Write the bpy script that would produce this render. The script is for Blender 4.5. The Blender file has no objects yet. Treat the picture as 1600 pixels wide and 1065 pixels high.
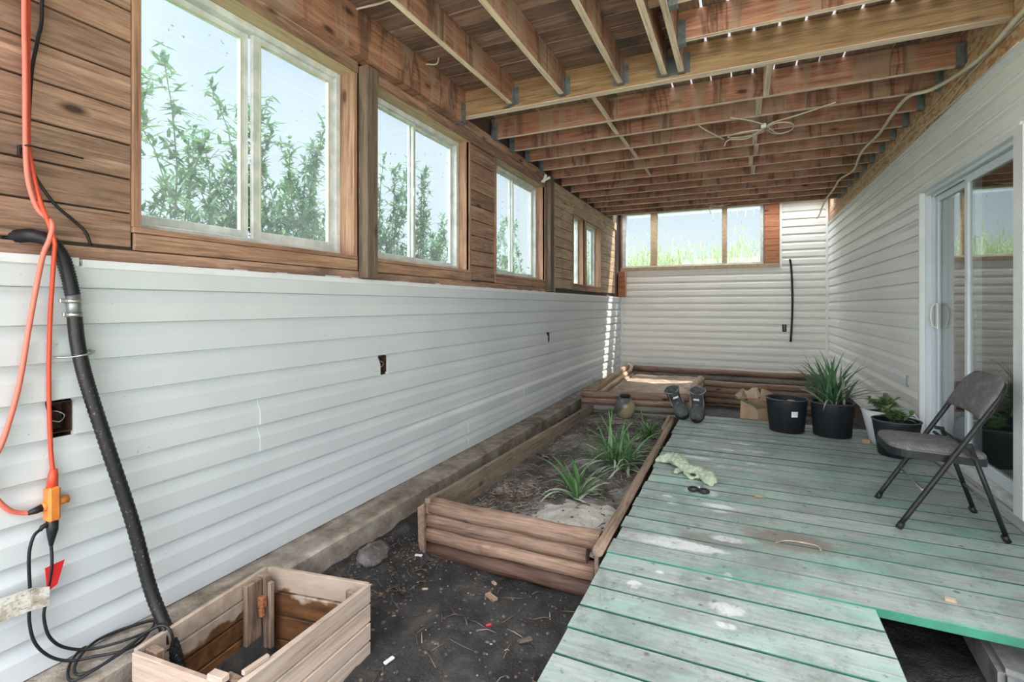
import bpy, bmesh, math, random
from mathutils import Vector, Matrix, noise
PI = math.pi
R = math.radians
random.seed(7)
sc = bpy.context.scene
COL = sc.collection

# ------------------------------------------------------------------ camera
cam_d = bpy.data.cameras.new('camera')
cam = bpy.data.objects.new('camera', cam_d)
COL.objects.link(cam)
cam.location = (0, 0, 1.15)
cam.rotation_euler = (R(90), 0, R(24.8))
cam_d.sensor_width = 36
cam_d.lens = 36 * 774 / 1600
cam_d.shift_y = -(532.5 - 477) / 1600
cam_d.clip_start = 0.02
cam_d.clip_end = 400
sc.camera = cam
# ------------------------------------------------------------------ world: pale hazy sky, boosted behind the viewer and overhead to fill the room
SKY_VIEW = 1.0
SKY_BACK_FILL = 5.0
SKY_TOP_FILL = 7.5  # added overhead sky brightness, apart from the sun lamp
w = bpy.data.worlds.new('sky')
sc.world = w
w.use_nodes = True
nt = w.node_tree
nt.nodes.clear()
out = nt.nodes.new('ShaderNodeOutputWorld')
bg = nt.nodes.new('ShaderNodeBackground')
tc = nt.nodes.new('ShaderNodeTexCoord')
sep = nt.nodes.new('ShaderNodeSeparateXYZ')
nt.links.new(tc.outputs['Generated'], sep.inputs[0])
dot = nt.nodes.new('ShaderNodeVectorMath'); dot.operation = 'DOT_PRODUCT'
bdir = Vector((-0.30, -0.88, 0.36)).normalized()
dot.inputs[1].default_value = bdir
nt.links.new(tc.outputs['Generated'], dot.inputs[0])
mr = nt.nodes.new('ShaderNodeMapRange'); mr.interpolation_type = 'SMOOTHSTEP'
mr.inputs['From Min'].default_value = -0.1; mr.inputs['From Max'].default_value = 0.95
mr.inputs['To Min'].default_value = SKY_VIEW; mr.inputs['To Max'].default_value = SKY_BACK_FILL
nt.links.new(dot.outputs['Value'], mr.inputs['Value'])
ramp = nt.nodes.new('ShaderNodeValToRGB')
e = ramp.color_ramp.elements
e[0].position = 0.0; e[0].color = (0.66, 0.71, 0.76, 1)
e[1].position = 0.6; e[1].color = (0.47, 0.55, 0.72, 1)
nt.links.new(sep.outputs['Z'], ramp.inputs[0])
mr2 = nt.nodes.new('ShaderNodeMapRange'); mr2.interpolation_type = 'SMOOTHSTEP'
mr2.inputs['From Min'].default_value = 0.48; mr2.inputs['From Max'].default_value = 0.85
mr2.inputs['To Min'].default_value = 0.0; mr2.inputs['To Max'].default_value = SKY_TOP_FILL
nt.links.new(sep.outputs['Z'], mr2.inputs['Value'])
sm = nt.nodes.new('ShaderNodeMath'); sm.operation = 'ADD'
nt.links.new(mr.outputs[0], sm.inputs[0]); nt.links.new(mr2.outputs[0], sm.inputs[1])
nt.links.new(sm.outputs[0], bg.inputs['Strength'])
cm = nt.nodes.new('ShaderNodeMix'); cm.data_type = 'RGBA'
cf = nt.nodes.new('ShaderNodeMapRange'); cf.inputs['From Min'].default_value = 1.0; cf.inputs['From Max'].default_value = 3.5
nt.links.new(sm.outputs[0], cf.inputs['Value']); nt.links.new(cf.outputs[0], cm.inputs[0])
nt.links.new(ramp.outputs[0], cm.inputs[6]); cm.inputs[7].default_value = (0.68, 0.70, 0.715, 1)
nt.links.new(cm.outputs[2], bg.inputs['Color'])
nt.links.new(bg.outputs[0], out.inputs[0])
# ------------------------------------------------------------------ sun: high, from the right and the far end
sun_d = bpy.data.lights.new('sun', 'SUN')
sun_d.energy = 5.0; sun_d.angle = R(0.6); sun_d.color = (1.0, 0.93, 0.80)
sun = bpy.data.objects.new('sun', sun_d); COL.objects.link(sun)
sun.rotation_euler = Vector((-0.62, -0.33, -1.0)).to_track_quat('-Z', 'Y').to_euler()
sc.view_settings.view_transform = 'Standard'
sc.view_settings.look = 'None'
sc.view_settings.gamma = 1
sc.view_settings.exposure = 0.6
sc.view_settings.use_curve_mapping = False

# ------------------------------------------------------------------ materials
def mat(name):
    m = bpy.data.materials.new(name); m.use_nodes = True
    n = m.node_tree; b = n.nodes['Principled BSDF']
    return m, n, b
def N(n, t, **k):
    x = n.nodes.new(t)
    for a, v in k.items():
        setattr(x, a, v)
    return x
def ramp_(n, src, stops):
    r = n.nodes.new('ShaderNodeValToRGB')
    el = r.color_ramp.elements
    while len(el) < len(stops): el.new(0.5)
    for i, (p, c) in enumerate(stops):
        el[i].position = p; el[i].color = (*c, 1)
    n.links.new(src, r.inputs[0])
    return r.outputs[0]
def mixc(n, fac, a, b, mode='MIX'):
    x = N(n, 'ShaderNodeMix', data_type='RGBA', blend_type=mode)
    for s, v in ((x.inputs[0], fac), (x.inputs[6], a), (x.inputs[7], b)):
        if hasattr(v, 'is_linked') or hasattr(v, 'links'): n.links.new(v, s)
        elif isinstance(v, (int, float)): s.default_value = v
        else: s.default_value = (*v, 1)
    return x.outputs[2]
def coords(n, scale=(1, 1, 1), rnd=True):
    t = N(n, 'ShaderNodeTexCoord')
    if not rnd:
        mp = N(n, 'ShaderNodeMapping'); mp.inputs['Scale'].default_value = scale
        n.links.new(t.outputs['Object'], mp.inputs[0]); return mp.outputs[0]
    g = N(n, 'ShaderNodeNewGeometry'); oi = N(n, 'ShaderNodeObjectInfo')
    ad = N(n, 'ShaderNodeMath', operation='ADD')
    n.links.new(g.outputs['Random Per Island'], ad.inputs[0]); n.links.new(oi.outputs['Random'], ad.inputs[1])
    mu = N(n, 'ShaderNodeMath', operation='MULTIPLY'); mu.inputs[1].default_value = 37.0
    n.links.new(ad.outputs[0], mu.inputs[0])
    va = N(n, 'ShaderNodeVectorMath', operation='ADD')
    n.links.new(t.outputs['Object'], va.inputs[0]); n.links.new(mu.outputs[0], va.inputs[1])
    mp = N(n, 'ShaderNodeMapping'); mp.inputs['Scale'].default_value = scale
    n.links.new(va.outputs[0], mp.inputs[0])
    return mp.outputs[0]
def noise_(n, vec, scale, detail=4, rough=0.6, dist=0.0):
    x = N(n, 'ShaderNodeTexNoise'); n.links.new(vec, x.inputs['Vector'])
    x.inputs['Scale'].default_value = scale; x.inputs['Detail'].default_value = detail
    x.inputs['Roughness'].default_value = rough; x.inputs['Distortion'].default_value = dist
    return x.outputs['Fac']
def bump(n, b, h, strength=0.3, dist=0.01):
    x = N(n, 'ShaderNodeBump'); x.inputs['Strength'].default_value = strength; x.inputs['Distance'].default_value = dist
    n.links.new(h, x.inputs['Height']); n.links.new(x.outputs[0], b.inputs['Normal'])
def islrand(n):
    g = N(n, 'ShaderNodeNewGeometry'); oi = N(n, 'ShaderNodeObjectInfo')
    a = N(n, 'ShaderNodeMath', operation='ADD'); n.links.new(g.outputs['Random Per Island'], a.inputs[0]); n.links.new(oi.outputs['Random'], a.inputs[1])
    f = N(n, 'ShaderNodeMath', operation='FRACT'); n.links.new(a.outputs[0], f.inputs[0])
    return f.outputs[0]
AX = {'cy': (1.2, 1.2, 16), 'cx': (1.2, 1.2, 16), 'x': (1.2, 14, 14), 'y': (14, 1.2, 14), 'z': (14, 14, 1.2)}
def wood(name, dark, mid, light, axis='y', rough=0.75, blotch=None, knots=True, var=0.35, bands=None, bmp=0.35, sc_=1.0, streak=0.95):
    m, n, b = mat(name)
    s = tuple(v * sc_ for v in AX[axis])
    v = coords(n, s)
    g = noise_(n, v, 1.6, 6, 0.65, 0.6)
    c = ramp_(n, g, [(0.28, dark), (0.5, mid), (0.72, light)])
    f = noise_(n, v, 7.0, 3, 0.6)
    c = mixc(n, 0.35, c, ramp_(n, f, [(0.35, dark), (0.65, light)]), 'OVERLAY') if False else mixc(n, 0.22, c, ramp_(n, f, [(0.35, dark), (0.65, light)]))
    sv = coords(n, tuple(q * 2.6 if q > 3 else q * 0.8 for q in s))
    c = mixc(n, streak, c, ramp_(n, noise_(n, sv, 2.0, 6, 0.75, 0.8), [(0.32, (0.36, 0.33, 0.31)), (0.48, (0.95, 0.95, 0.95)), (0.75, (1.25, 1.22, 1.18))]), 'MULTIPLY')
    ir = islrand(n)
    hs = N(n, 'ShaderNodeHueSaturation')
    mm = N(n, 'ShaderNodeMapRange'); mm.inputs['To Min'].default_value = 1 - var; mm.inputs['To Max'].default_value = 1 + var
    n.links.new(ir, mm.inputs['Value']); n.links.new(mm.outputs[0], hs.inputs['Value']); n.links.new(c, hs.inputs['Color'])
    c = hs.outputs[0]
    if knots:
        ks = {'x': (2.2, 5.5, 5.5), 'y': (5.5, 2.2, 5.5), 'z': (5.5, 5.5, 2.2)}.get(axis, (3, 3, 3))
        kv = coords(n, ks)
        vo = N(n, 'ShaderNodeTexVoronoi'); vo.inputs['Scale'].default_value = 1.0; n.links.new(kv, vo.inputs['Vector'])
        kf = ramp_(n, vo.outputs['Distance'], [(0.05, (1, 1, 1)), (0.13, (0, 0, 0))])
        c = mixc(n, kf, c, tuple(x * 0.45 for x in dark))
    if blotch:
        bv = coords(n, (1, 1, 1))
        bf = ramp_(n, noise_(n, bv, blotch[1], 5, 0.65), [(blotch[2], (0, 0, 0)), (blotch[2] + 0.14, (1, 1, 1))])
        c = mixc(n, bf, c, blotch[0])
    if bands:   # run-off stains across the board
        bs = {'x': (5, .4, .7), 'y': (.4, 5, .7)}[axis]
        bv = coords(n, bs)
        bf = ramp_(n, noise_(n, bv, 1.6, 4, 0.6, 0.3), [(0.50, (0, 0, 0)), (0.56, (0.55, 0.55, 0.55))])
        c = mixc(n, bf, c, bands)
        bf = ramp_(n, noise_(n, bv, 0.7, 4, 0.6, 0.9), [(0.54, (0, 0, 0)), (0.59, (0.7, 0.7, 0.7)), (0.62, (0.1, 0.1, 0.1))])
        c = mixc(n, bf, c, tuple(x * 0.4 for x in dark))
    n.links.new(c, b.inputs['Base Color'])
    b.inputs['Roughness'].default_value = rough
    bump(n, b, g, bmp, 0.004)
    return m
def plain(name, col, rough=0.6, metal=0.0, var=None, nscale=6.0, bmp=0.0, bscale=60.0):
    m, n, b = mat(name)
    b.inputs['Roughness'].default_value = rough; b.inputs['Metallic'].default_value = metal
    v = coords(n, (1, 1, 1), False)
    g = noise_(n, v, nscale, 6, 0.65)
    c2 = var if var else tuple(x * 0.82 for x in col)
    n.links.new(ramp_(n, g, [(0.38, c2), (0.6, col)]), b.inputs['Base Color'])
    if bmp: bump(n, b, noise_(n, v, bscale, 4, 0.6), bmp, 0.003)
    return m

M = {}
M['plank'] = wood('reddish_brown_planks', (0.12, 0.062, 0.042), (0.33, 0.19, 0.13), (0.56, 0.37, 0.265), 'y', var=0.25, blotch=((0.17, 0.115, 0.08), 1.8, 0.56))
M['plank_pale'] = wood('pale_brown_planks', (0.30, 0.19, 0.12), (0.50, 0.36, 0.24), (0.66, 0.52, 0.38), 'y', var=0.15)  # paler plank tone for the far stretch of the left wall
M['trimwood'] = wood('window_trim_wood', (0.19, 0.095, 0.06), (0.42, 0.235, 0.145), (0.62, 0.40, 0.26), 'y', var=0.12)
M['trimwood_z'] = wood('upright_trim_wood', (0.19, 0.095, 0.06), (0.41, 0.23, 0.145), (0.60, 0.39, 0.26), 'z', var=0.12)
M['trim_light'] = wood('pale_reveal_wood', (0.33, 0.24, 0.14), (0.48, 0.37, 0.23), (0.60, 0.48, 0.32), 'y', var=0.08, knots=False)
M['backwood'] = wood('orange_back_boards', (0.26, 0.085, 0.035), (0.46, 0.18, 0.085), (0.60, 0.30, 0.16), 'x', var=0.1)
M['post'] = wood('grey_brown_post', (0.075, 0.052, 0.038), (0.15, 0.105, 0.075), (0.25, 0.185, 0.135), 'z', var=0.1)
M['joist_x'] = wood('stained_joist_sides', (0.17, 0.07, 0.042), (0.38, 0.17, 0.105), (0.56, 0.30, 0.195), 'x', var=0.14, bands=(0.34, 0.24, 0.17))
M['joist_y'] = wood('stained_long_joist_sides', (0.16, 0.07, 0.04), (0.36, 0.17, 0.105), (0.50, 0.28, 0.185), 'y', var=0.14, bands=(0.38, 0.28, 0.21))
M['edge_x'] = wood('pale_joist_wood', (0.60, 0.46, 0.34), (0.82, 0.66, 0.51), (0.90, 0.77, 0.63), 'x', var=0.08, knots=False)  # paler wood tone on the joist undersides
M['edge_y'] = wood('pale_long_joist_wood', (0.50, 0.38, 0.26), (0.72, 0.57, 0.42), (0.84, 0.70, 0.55), 'y', var=0.08, knots=False)  # paler wood tone on long joist undersides and blocking
M['beam'] = wood('yellow_brown_beam', (0.16, 0.085, 0.036), (0.31, 0.185, 0.09), (0.44, 0.29, 0.155), 'x', var=0.08)
M['roof_x'] = wood('dark_roof_boards', (0.10, 0.06, 0.045), (0.27, 0.16, 0.115), (0.42, 0.27, 0.20), 'x', var=0.25, blotch=((0.10, 0.075, 0.06), 2.2, 0.53))
M['roof_y'] = wood('weathered_roof_boards', (0.10, 0.065, 0.045), (0.25, 0.165, 0.11), (0.40, 0.28, 0.19), 'y', var=0.25, blotch=((0.11, 0.085, 0.06), 2.2, 0.52))
M['log_x'] = wood('brown_landscape_logs', (0.10, 0.055, 0.04), (0.26, 0.16, 0.115), (0.42, 0.29, 0.215), 'x', var=0.14, blotch=((0.13, 0.075, 0.052), 3.0, 0.60))
M['log_wet'] = wood('wet_buried_log', (0.03, 0.014, 0.010), (0.075, 0.034, 0.022), (0.17, 0.10, 0.07), 'x', var=0.1, rough=0.65)
M['log_pale'] = wood('pale_landscape_logs', (0.22, 0.15, 0.10), (0.40, 0.29, 0.20), (0.54, 0.42, 0.31), 'y', var=0.12)
M['log_grey'] = wood('grey_landscape_log', (0.13, 0.12, 0.10), (0.23, 0.21, 0.18), (0.34, 0.31, 0.27), 'x', var=0.1)
M['rail'] = wood('grey_brown_rail', (0.12, 0.08, 0.055), (0.24, 0.165, 0.12), (0.36, 0.27, 0.20), 'y', var=0.15)
M['bedplank'] = wood('grey_bed_plank', (0.15, 0.105, 0.075), (0.28, 0.21, 0.155), (0.41, 0.33, 0.255), 'y', var=0.1, blotch=((0.19, 0.13, 0.09), 3.0, 0.55))
M['greyboard'] = wood('weathered_grey_board', (0.24, 0.24, 0.23), (0.42, 0.42, 0.41), (0.56, 0.56, 0.55), 'y', var=0.05, knots=False)
M['crate_y'] = wood('weathered_crate_boards', (0.33, 0.24, 0.185), (0.50, 0.39, 0.315), (0.62, 0.52, 0.44), 'cy', var=0.10, knots=False, streak=0.45)
M['crate_x'] = wood('weathered_crate_end_boards', (0.30, 0.20, 0.155), (0.47, 0.35, 0.285), (0.60, 0.49, 0.41), 'cx', var=0.10, knots=False, streak=0.45)
M['crate_z'] = wood('crate_post_wood', (0.10, 0.055, 0.035), (0.26, 0.175, 0.125), (0.42, 0.32, 0.25), 'z', var=0.1, knots=False)
M['white'] = plain('white_painted_frame', (0.70, 0.73, 0.71), 0.45, 0, (0.50, 0.54, 0.52), 9)
M['vinyl'] = plain('white_vinyl_trim', (0.80, 0.82, 0.83), 0.4, 0, (0.72, 0.75, 0.77), 3)
M['doorwhite'] = plain('blue_white_door_vinyl', (0.68, 0.74, 0.80), 0.35, 0, (0.62, 0.68, 0.74), 3)
M['cream'] = plain('cream_window_stop', (0.62, 0.60, 0.47), 0.5, 0, (0.5, 0.5, 0.38), 20)
M['metal'] = plain('galvanised_metal', (0.33, 0.37, 0.38), 0.42, 0.75, (0.20, 0.24, 0.25), 20)
M['chrome'] = plain('bare_steel', (0.55, 0.55, 0.53), 0.3, 0.9, (0.4, 0.4, 0.38), 30)
M['black'] = plain('black_plastic', (0.012, 0.013, 0.015), 0.4, 0, (0.02, 0.021, 0.024), 20)
M['blackmetal'] = plain('black_chair_metal', (0.010, 0.011, 0.014), 0.42, 0.0, (0.020, 0.022, 0.025), 16)
M['pot'] = plain('black_nursery_pot_plastic', (0.010, 0.013, 0.018), 0.55, 0, (0.018, 0.02, 0.024), 9, 0.1)
M['potrim'] = plain('grey_pot_rim', (0.075, 0.08, 0.085), 0.5)
M['red'] = plain('orange_red_cord', (0.72, 0.085, 0.035), 0.4, 0, (0.62, 0.07, 0.03))
M['pink'] = plain('faded_coral_cord', (0.80, 0.20, 0.14), 0.45, 0, (0.72, 0.17, 0.12))
M['orange'] = plain('orange_splitter_plastic', (0.80, 0.25, 0.03), 0.4, 0, (0.62, 0.19, 0.04), 30)
M['tagred'] = plain('red_tag', (0.62, 0.02, 0.02), 0.4)
M['tape'] = plain('dirty_paper_label', (0.72, 0.70, 0.64), 0.6, 0, (0.42, 0.36, 0.28), 26)
M['wire'] = plain('cream_cable', (0.68, 0.62, 0.50), 0.5, 0, (0.55, 0.48, 0.36))
M['copper'] = plain('rusty_box_metal', (0.10, 0.045, 0.03), 0.6, 0.3, (0.03, 0.02, 0.018), 40)
M['rust'] = plain('orange_rust', (0.42, 0.14, 0.05), 0.8, 0, (0.18, 0.07, 0.04), 60)
M['paper'] = plain('white_sticker', (0.82, 0.83, 0.84), 0.6, 0, (0.65, 0.66, 0.68), 40)
M['card'] = plain('brown_cardboard', (0.36, 0.25, 0.165), 0.85, 0, (0.28, 0.19, 0.125), 8)
M['cardin'] = plain('torn_cardboard_inside', (0.46, 0.35, 0.25), 0.85, 0, (0.36, 0.26, 0.18), 8)
M['glove'] = plain('pale_yellow_green_rubber', (0.43, 0.47, 0.33), 0.55, 0, (0.27, 0.34, 0.27), 16, 0.3, 30)
M['boot'] = plain('charcoal_boot_suede', (0.045, 0.048, 0.050), 0.7, 0, (0.09, 0.095, 0.095), 30, 0.5, 60)
M['bootgrey'] = plain('grey_boot_edging', (0.25, 0.27, 0.27), 0.7)
M['whitepot'] = plain('white_plastic_planter', (0.74, 0.77, 0.80), 0.45, 0, (0.62, 0.66, 0.70), 8)
M['curtain'] = plain('white_sheer_curtain', (0.62, 0.66, 0.66), 0.9)
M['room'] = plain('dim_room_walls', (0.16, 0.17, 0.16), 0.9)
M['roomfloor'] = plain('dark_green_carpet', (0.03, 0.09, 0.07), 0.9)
M['pottingsoil'] = plain('brown_potting_soil', (0.06, 0.042, 0.032), 0.95, 0, (0.03, 0.02, 0.016), 40, 0.6, 80)
M['stick'] = plain('dry_straw', (0.48, 0.41, 0.32), 0.9, 0, (0.22, 0.17, 0.13), 12)
M['stickdark'] = plain('dead_stems', (0.15, 0.115, 0.09), 0.9, 0, (0.06, 0.045, 0.038), 12)
M['pebble'] = plain('pale_pebbles', (0.35, 0.31, 0.27), 0.8, 0, (0.12, 0.10, 0.09), 3)
M['jar'] = plain('dark_glazed_clay', (0.11, 0.105, 0.09), 0.28, 0, (0.30, 0.24, 0.14), 5)
M['backing'] = plain('dark_sheathing', (0.10, 0.075, 0.06), 0.9)
M['brickgrey'] = plain('grey_concrete_block', (0.30, 0.30, 0.29), 0.9, 0, (0.10, 0.105, 0.11), 5, 0.5, 40)

def siding_mat(name, c, c2):
    m, n, b = mat(name)
    v = coords(n, (1, 1, 1), False)
    g = noise_(n, v, 1.3, 3, 0.5)
    col = ramp_(n, g, [(0.35, c2), (0.65, c)])
    sp = noise_(n, v, 55, 2, 0.5)
    col = mixc(n, ramp_(n, sp, [(0.74, (0, 0, 0)), (0.77, (0.6, 0.6, 0.6))]), col, (0.35, 0.37, 0.38))
    n.links.new(col, b.inputs['Base Color']); b.inputs['Roughness'].default_value = 0.42
    bv = coords(n, (3, 3, 60), False)
    bump(n, b, noise_(n, bv, 3, 4, 0.6), 0.12, 0.002)
    return m
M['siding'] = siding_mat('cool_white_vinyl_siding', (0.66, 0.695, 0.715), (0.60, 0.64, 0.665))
M['siding_right'] = siding_mat('lit_white_vinyl_siding', (0.90, 0.905, 0.895), (0.84, 0.85, 0.85))  # same vinyl, the right wall's stronger light put into its colour
M['siding_warm'] = siding_mat('lit_warm_vinyl_siding', (0.87, 0.855, 0.80), (0.80, 0.79, 0.74))  # same vinyl in cream, the end wall's brighter light put into its colour

# OSB
m, n, b = mat('strand_board')
v = coords(n, (1, 1, 1), False)
vo = N(n, 'ShaderNodeTexVoronoi'); vo.inputs['Scale'].default_value = 20
mp = N(n, 'ShaderNodeMapping'); mp.inputs['Scale'].default_value = (1, 0.9, 2.2); mp.inputs['Rotation'].default_value = (0.6, 0, 0)
n.links.new(v, mp.inputs[0]); n.links.new(mp.outputs[0], vo.inputs['Vector'])
sepc = N(n, 'ShaderNodeSeparateColor'); n.links.new(vo.outputs['Color'], sepc.inputs[0])
c = ramp_(n, sepc.outputs[0], [(0.0, (0.38, 0.19, 0.10)), (0.5, (0.66, 0.41, 0.26)), (1.0, (0.80, 0.58, 0.40))])
n.links.new(mixc(n, 0.35, c, ramp_(n, noise_(n, v, 3, 4), [(0.35, (0.36, 0.17, 0.08)), (0.65, (0.58, 0.38, 0.22))])), b.inputs['Base Color'])
b.inputs['Roughness'].default_value = 0.8
M['osb'] = m

# green deck paint, worn to grey
def deck_mat(name, fresh):
    m, n, b = mat(name)
    v = coords(n, (1, 1, 1)); vf = N(n, 'ShaderNodeNewGeometry').outputs['Position']
    gv = coords(n, (2.5, 40, 40))
    grain = noise_(n, gv, 1.2, 6, 0.7, 0.3)
    green = ramp_(n, noise_(n, v, 3.5, 5, 0.6), [(0.28, (0.14, 0.35, 0.27)), (0.48, (0.27, 0.42, 0.36)), (0.72, (0.37, 0.45, 0.42))])
    grey = ramp_(n, grain, [(0.3, (0.21, 0.245, 0.235)), (0.6, (0.40, 0.43, 0.415))])
    wearv = coords(n, (1.6, 5, 5))
    wear = ramp_(n, noise_(n, wearv, 1.3, 7, 0.7), [(0.38, (0, 0, 0)), (0.54, (0.95, 0.95, 0.95))])
    c = mixc(n, wear, green, grey)
    if not fresh:
        far = ramp_(n, noise_(n, vf, 0.9, 3, 0.5), [(0.45, (0, 0, 0)), (0.62, (0.55, 0.55, 0.55))])
        c = mixc(n, far, c, grey)
        # brown scuffed area right of the middle, pale paint spills along the left
        def spot(cx, cy, rx, ry, col, c, lo=0.9, hi=1.15, ns=9, amt=0.8, nsc=0.62):
            mp = N(n, 'ShaderNodeMapping'); mp.inputs['Location'].default_value = (-cx / rx, -cy / ry, 0); mp.inputs['Scale'].default_value = (1 / rx, 1 / ry, 0.0001)
            n.links.new(vf, mp.inputs[0])
            ln = N(n, 'ShaderNodeVectorMath', operation='LENGTH'); n.links.new(mp.outputs[0], ln.inputs[0])
            ad = N(n, 'ShaderNodeMath', operation='MULTIPLY_ADD'); ad.inputs[1].default_value = nsc; n.links.new(noise_(n, vf, ns, 5, 0.7), ad.inputs[0]); n.links.new(ln.outputs['Value'], ad.inputs[2])
            f = ramp_(n, ad.outputs[0], [(lo - 0.01 if False else 0.0, (amt,) * 3), (min(lo, 0.98), (amt,) * 3), (min(hi, 1.0), (0, 0, 0))])
            return mixc(n, f, c, col)
        c = spot(0.22, 2.77, 0.34, 0.17, (0.22, 0.17, 0.145), c, 0.8, 1.0, 9, 0.85)
        c = spot(-0.12, 2.62, 0.30, 0.13, (0.20, 0.19, 0.18), c, 0.75, 1.0, 14, 0.8)
        wh = (0.68, 0.69, 0.71)
        c = spot(-0.33, 2.51, 0.42, 0.085, wh, c, 0.85, 1.0, 20, 0.9)
        c = spot(-0.06, 2.66, 0.13, 0.055, wh, c, 0.8, 0.95, 40, 0.7)
        c = spot(-0.15, 4.1, 1.0, 1.7, (0.58, 0.60, 0.60), c, 0.86, 0.96, 8, 0.65, 2.15)
        for (x, y, rx, ry) in ((-0.22, 3.27, 0.17, 0.10), (-0.12, 3.08, 0.14, 0.05), (-0.30, 4.15, 0.2, 0.07), (0.12, 4.35, 0.16, 0.07), (-0.35, 4.5, 0.15, 0.07), (0.2, 4.75, 0.12, 0.05), (-0.05, 2.06, 0.11, 0.07), (-0.40, 2.08, 0.05, 0.05), (-0.36, 3.02, 0.06, 0.04), (-0.40, 3.12, 0.05, 0.03), (-0.30, 4.0, 0.16, 0.05), (-0.12, 4.3, 0.14, 0.05), (-0.30, 4.75, 0.16, 0.04), (0.0, 4.55, 0.13, 0.05), (-0.05, 3.85, 0.2, 0.05),
                               (-0.2, 5.15, 0.24, 0.05), (-0.1, 3.0, 0.06, 0.03), (-0.05, 1.95, 0.06, 0.035), (-0.32, 2.22, 0.03, 0.02), (-0.05, 2.30, 0.03, 0.05), (0.1, 4.0, 0.1, 0.04), (-0.42, 4.2, 0.08, 0.05)):
            c = spot(x, y, rx, ry, wh, c, 0.8, 0.98, 22, 0.8)
    blot = ramp_(n, noise_(n, vf, 3.2, 8, 0.72, 0.4), [(0.46, (0, 0, 0)), (0.62, (0.62, 0.62, 0.62))])
    c = mixc(n, blot, c, (0.17, 0.185, 0.17))
    blot = ramp_(n, noise_(n, vf, 11, 6, 0.75, 0.2), [(0.54, (0, 0, 0)), (0.66, (0.55, 0.55, 0.55))])
    c = mixc(n, blot, c, (0.13, 0.15, 0.135))
    vk = N(n, 'ShaderNodeTexVoronoi'); vk.inputs['Scale'].default_value = 5.5; n.links.new(vf, vk.inputs['Vector'])
    c = mixc(n, ramp_(n, vk.outputs['Distance'], [(0.05, (0.8, 0.8, 0.8)), (0.085, (0, 0, 0))]), c, (0.07, 0.08, 0.07))
    dots = ramp_(n, noise_(n, vf, 26, 3, 0.55), [(0.66, (0, 0, 0)), (0.73, (0.75, 0.75, 0.75))])
    c = mixc(n, dots, c, (0.075, 0.10, 0.085))
    dots = ramp_(n, noise_(n, vf, 60, 2, 0.5), [(0.71, (0, 0, 0)), (0.74, (0.7, 0.7, 0.7))])
    c = mixc(n, dots, c, (0.10, 0.10, 0.09))
    g = N(n, 'ShaderNodeNewGeometry'); ir = islrand(n)
    hs = N(n, 'ShaderNodeHueSaturation'); mm = N(n, 'ShaderNodeMapRange'); mm.inputs['To Min'].default_value = 0.88; mm.inputs['To Max'].default_value = 1.1
    n.links.new(ir, mm.inputs['Value']); n.links.new(mm.outputs[0], hs.inputs['Value']); n.links.new(c, hs.inputs['Color'])
    n.links.new(hs.outputs[0], b.inputs['Base Color']); b.inputs['Roughness'].default_value = 0.5
    bump(n, b, grain, 0.25, 0.003)
    return m
M['deck'] = deck_mat('worn_green_deck_paint', False)
M['deckfront'] = plain('fresh_green_front_edge', (0.035, 0.20, 0.135), 0.6, 0, (0.022, 0.14, 0.095), 6)
M['deckside'] = plain('unworn_green_paint', (0.022, 0.12, 0.08), 0.6, 0, (0.012, 0.06, 0.042), 6)

def soil(name, stops, sc1=5, bmp=0.8, rough=0.95, wet=None):
    m, n, b = mat(name)
    v = coords(n, (1, 1, 1), False)
    c = ramp_(n, noise_(n, v, sc1, 8, 0.72), stops)
    sp = noise_(n, v, 70, 3, 0.6)
    c = mixc(n, ramp_(n, sp, [(0.66, (0, 0, 0)), (0.70, (0.6, 0.6, 0.6))]), c, (0.20, 0.165, 0.14))
    n.links.new(c, b.inputs['Base Color'])
    b.inputs['Roughness'].default_value = rough
    if wet:
        rr = ramp_(n, noise_(n, v, 1.6, 3, 0.5), [(0.45, (wet,) * 3), (0.6, (rough,) * 3)])
        n.links.new(rr, b.inputs['Roughness'])
    mxn = N(n, 'ShaderNodeMath', operation='ADD'); n.links.new(noise_(n, v, 22, 8, 0.75), mxn.inputs[0]); n.links.new(noise_(n, v, 80, 4, 0.6), mxn.inputs[1])
    bump(n, b, mxn.outputs[0], bmp, 0.012)
    return m
M['soil'] = soil('damp_black_soil', [(0.3, (0.010, 0.010, 0.011)), (0.52, (0.034, 0.033, 0.035)), (0.72, (0.09, 0.078, 0.070))], 5, 0.9, 0.85, 0.5)
M['bedsoil'] = soil('dry_grey_bed_soil', [(0.3, (0.022, 0.019, 0.018)), (0.47, (0.095, 0.085, 0.08)), (0.68, (0.30, 0.285, 0.275))], 3.2, 0.9)
M['tansoil'] = soil('dry_tan_soil', [(0.3, (0.24, 0.175, 0.13)), (0.55, (0.42, 0.32, 0.25)), (0.75, (0.55, 0.45, 0.37))], 6, 0.7)
M['mound'] = soil('pale_silty_mound', [(0.3, (0.26, 0.23, 0.20)), (0.5, (0.44, 0.41, 0.375)), (0.7, (0.62, 0.60, 0.57))], 6, 0.6)
M['concrete'] = soil('dirty_concrete_footing', [(0.3, (0.10, 0.078, 0.06)), (0.48, (0.29, 0.245, 0.20)), (0.70, (0.50, 0.46, 0.41))], 5, 0.6)
M['grass'] = soil('outdoor_grass_ground', [(0.3, (0.10, 0.16, 0.05)), (0.6, (0.22, 0.30, 0.10)), (0.8, (0.35, 0.38, 0.18))], 3, 0.5)

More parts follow.
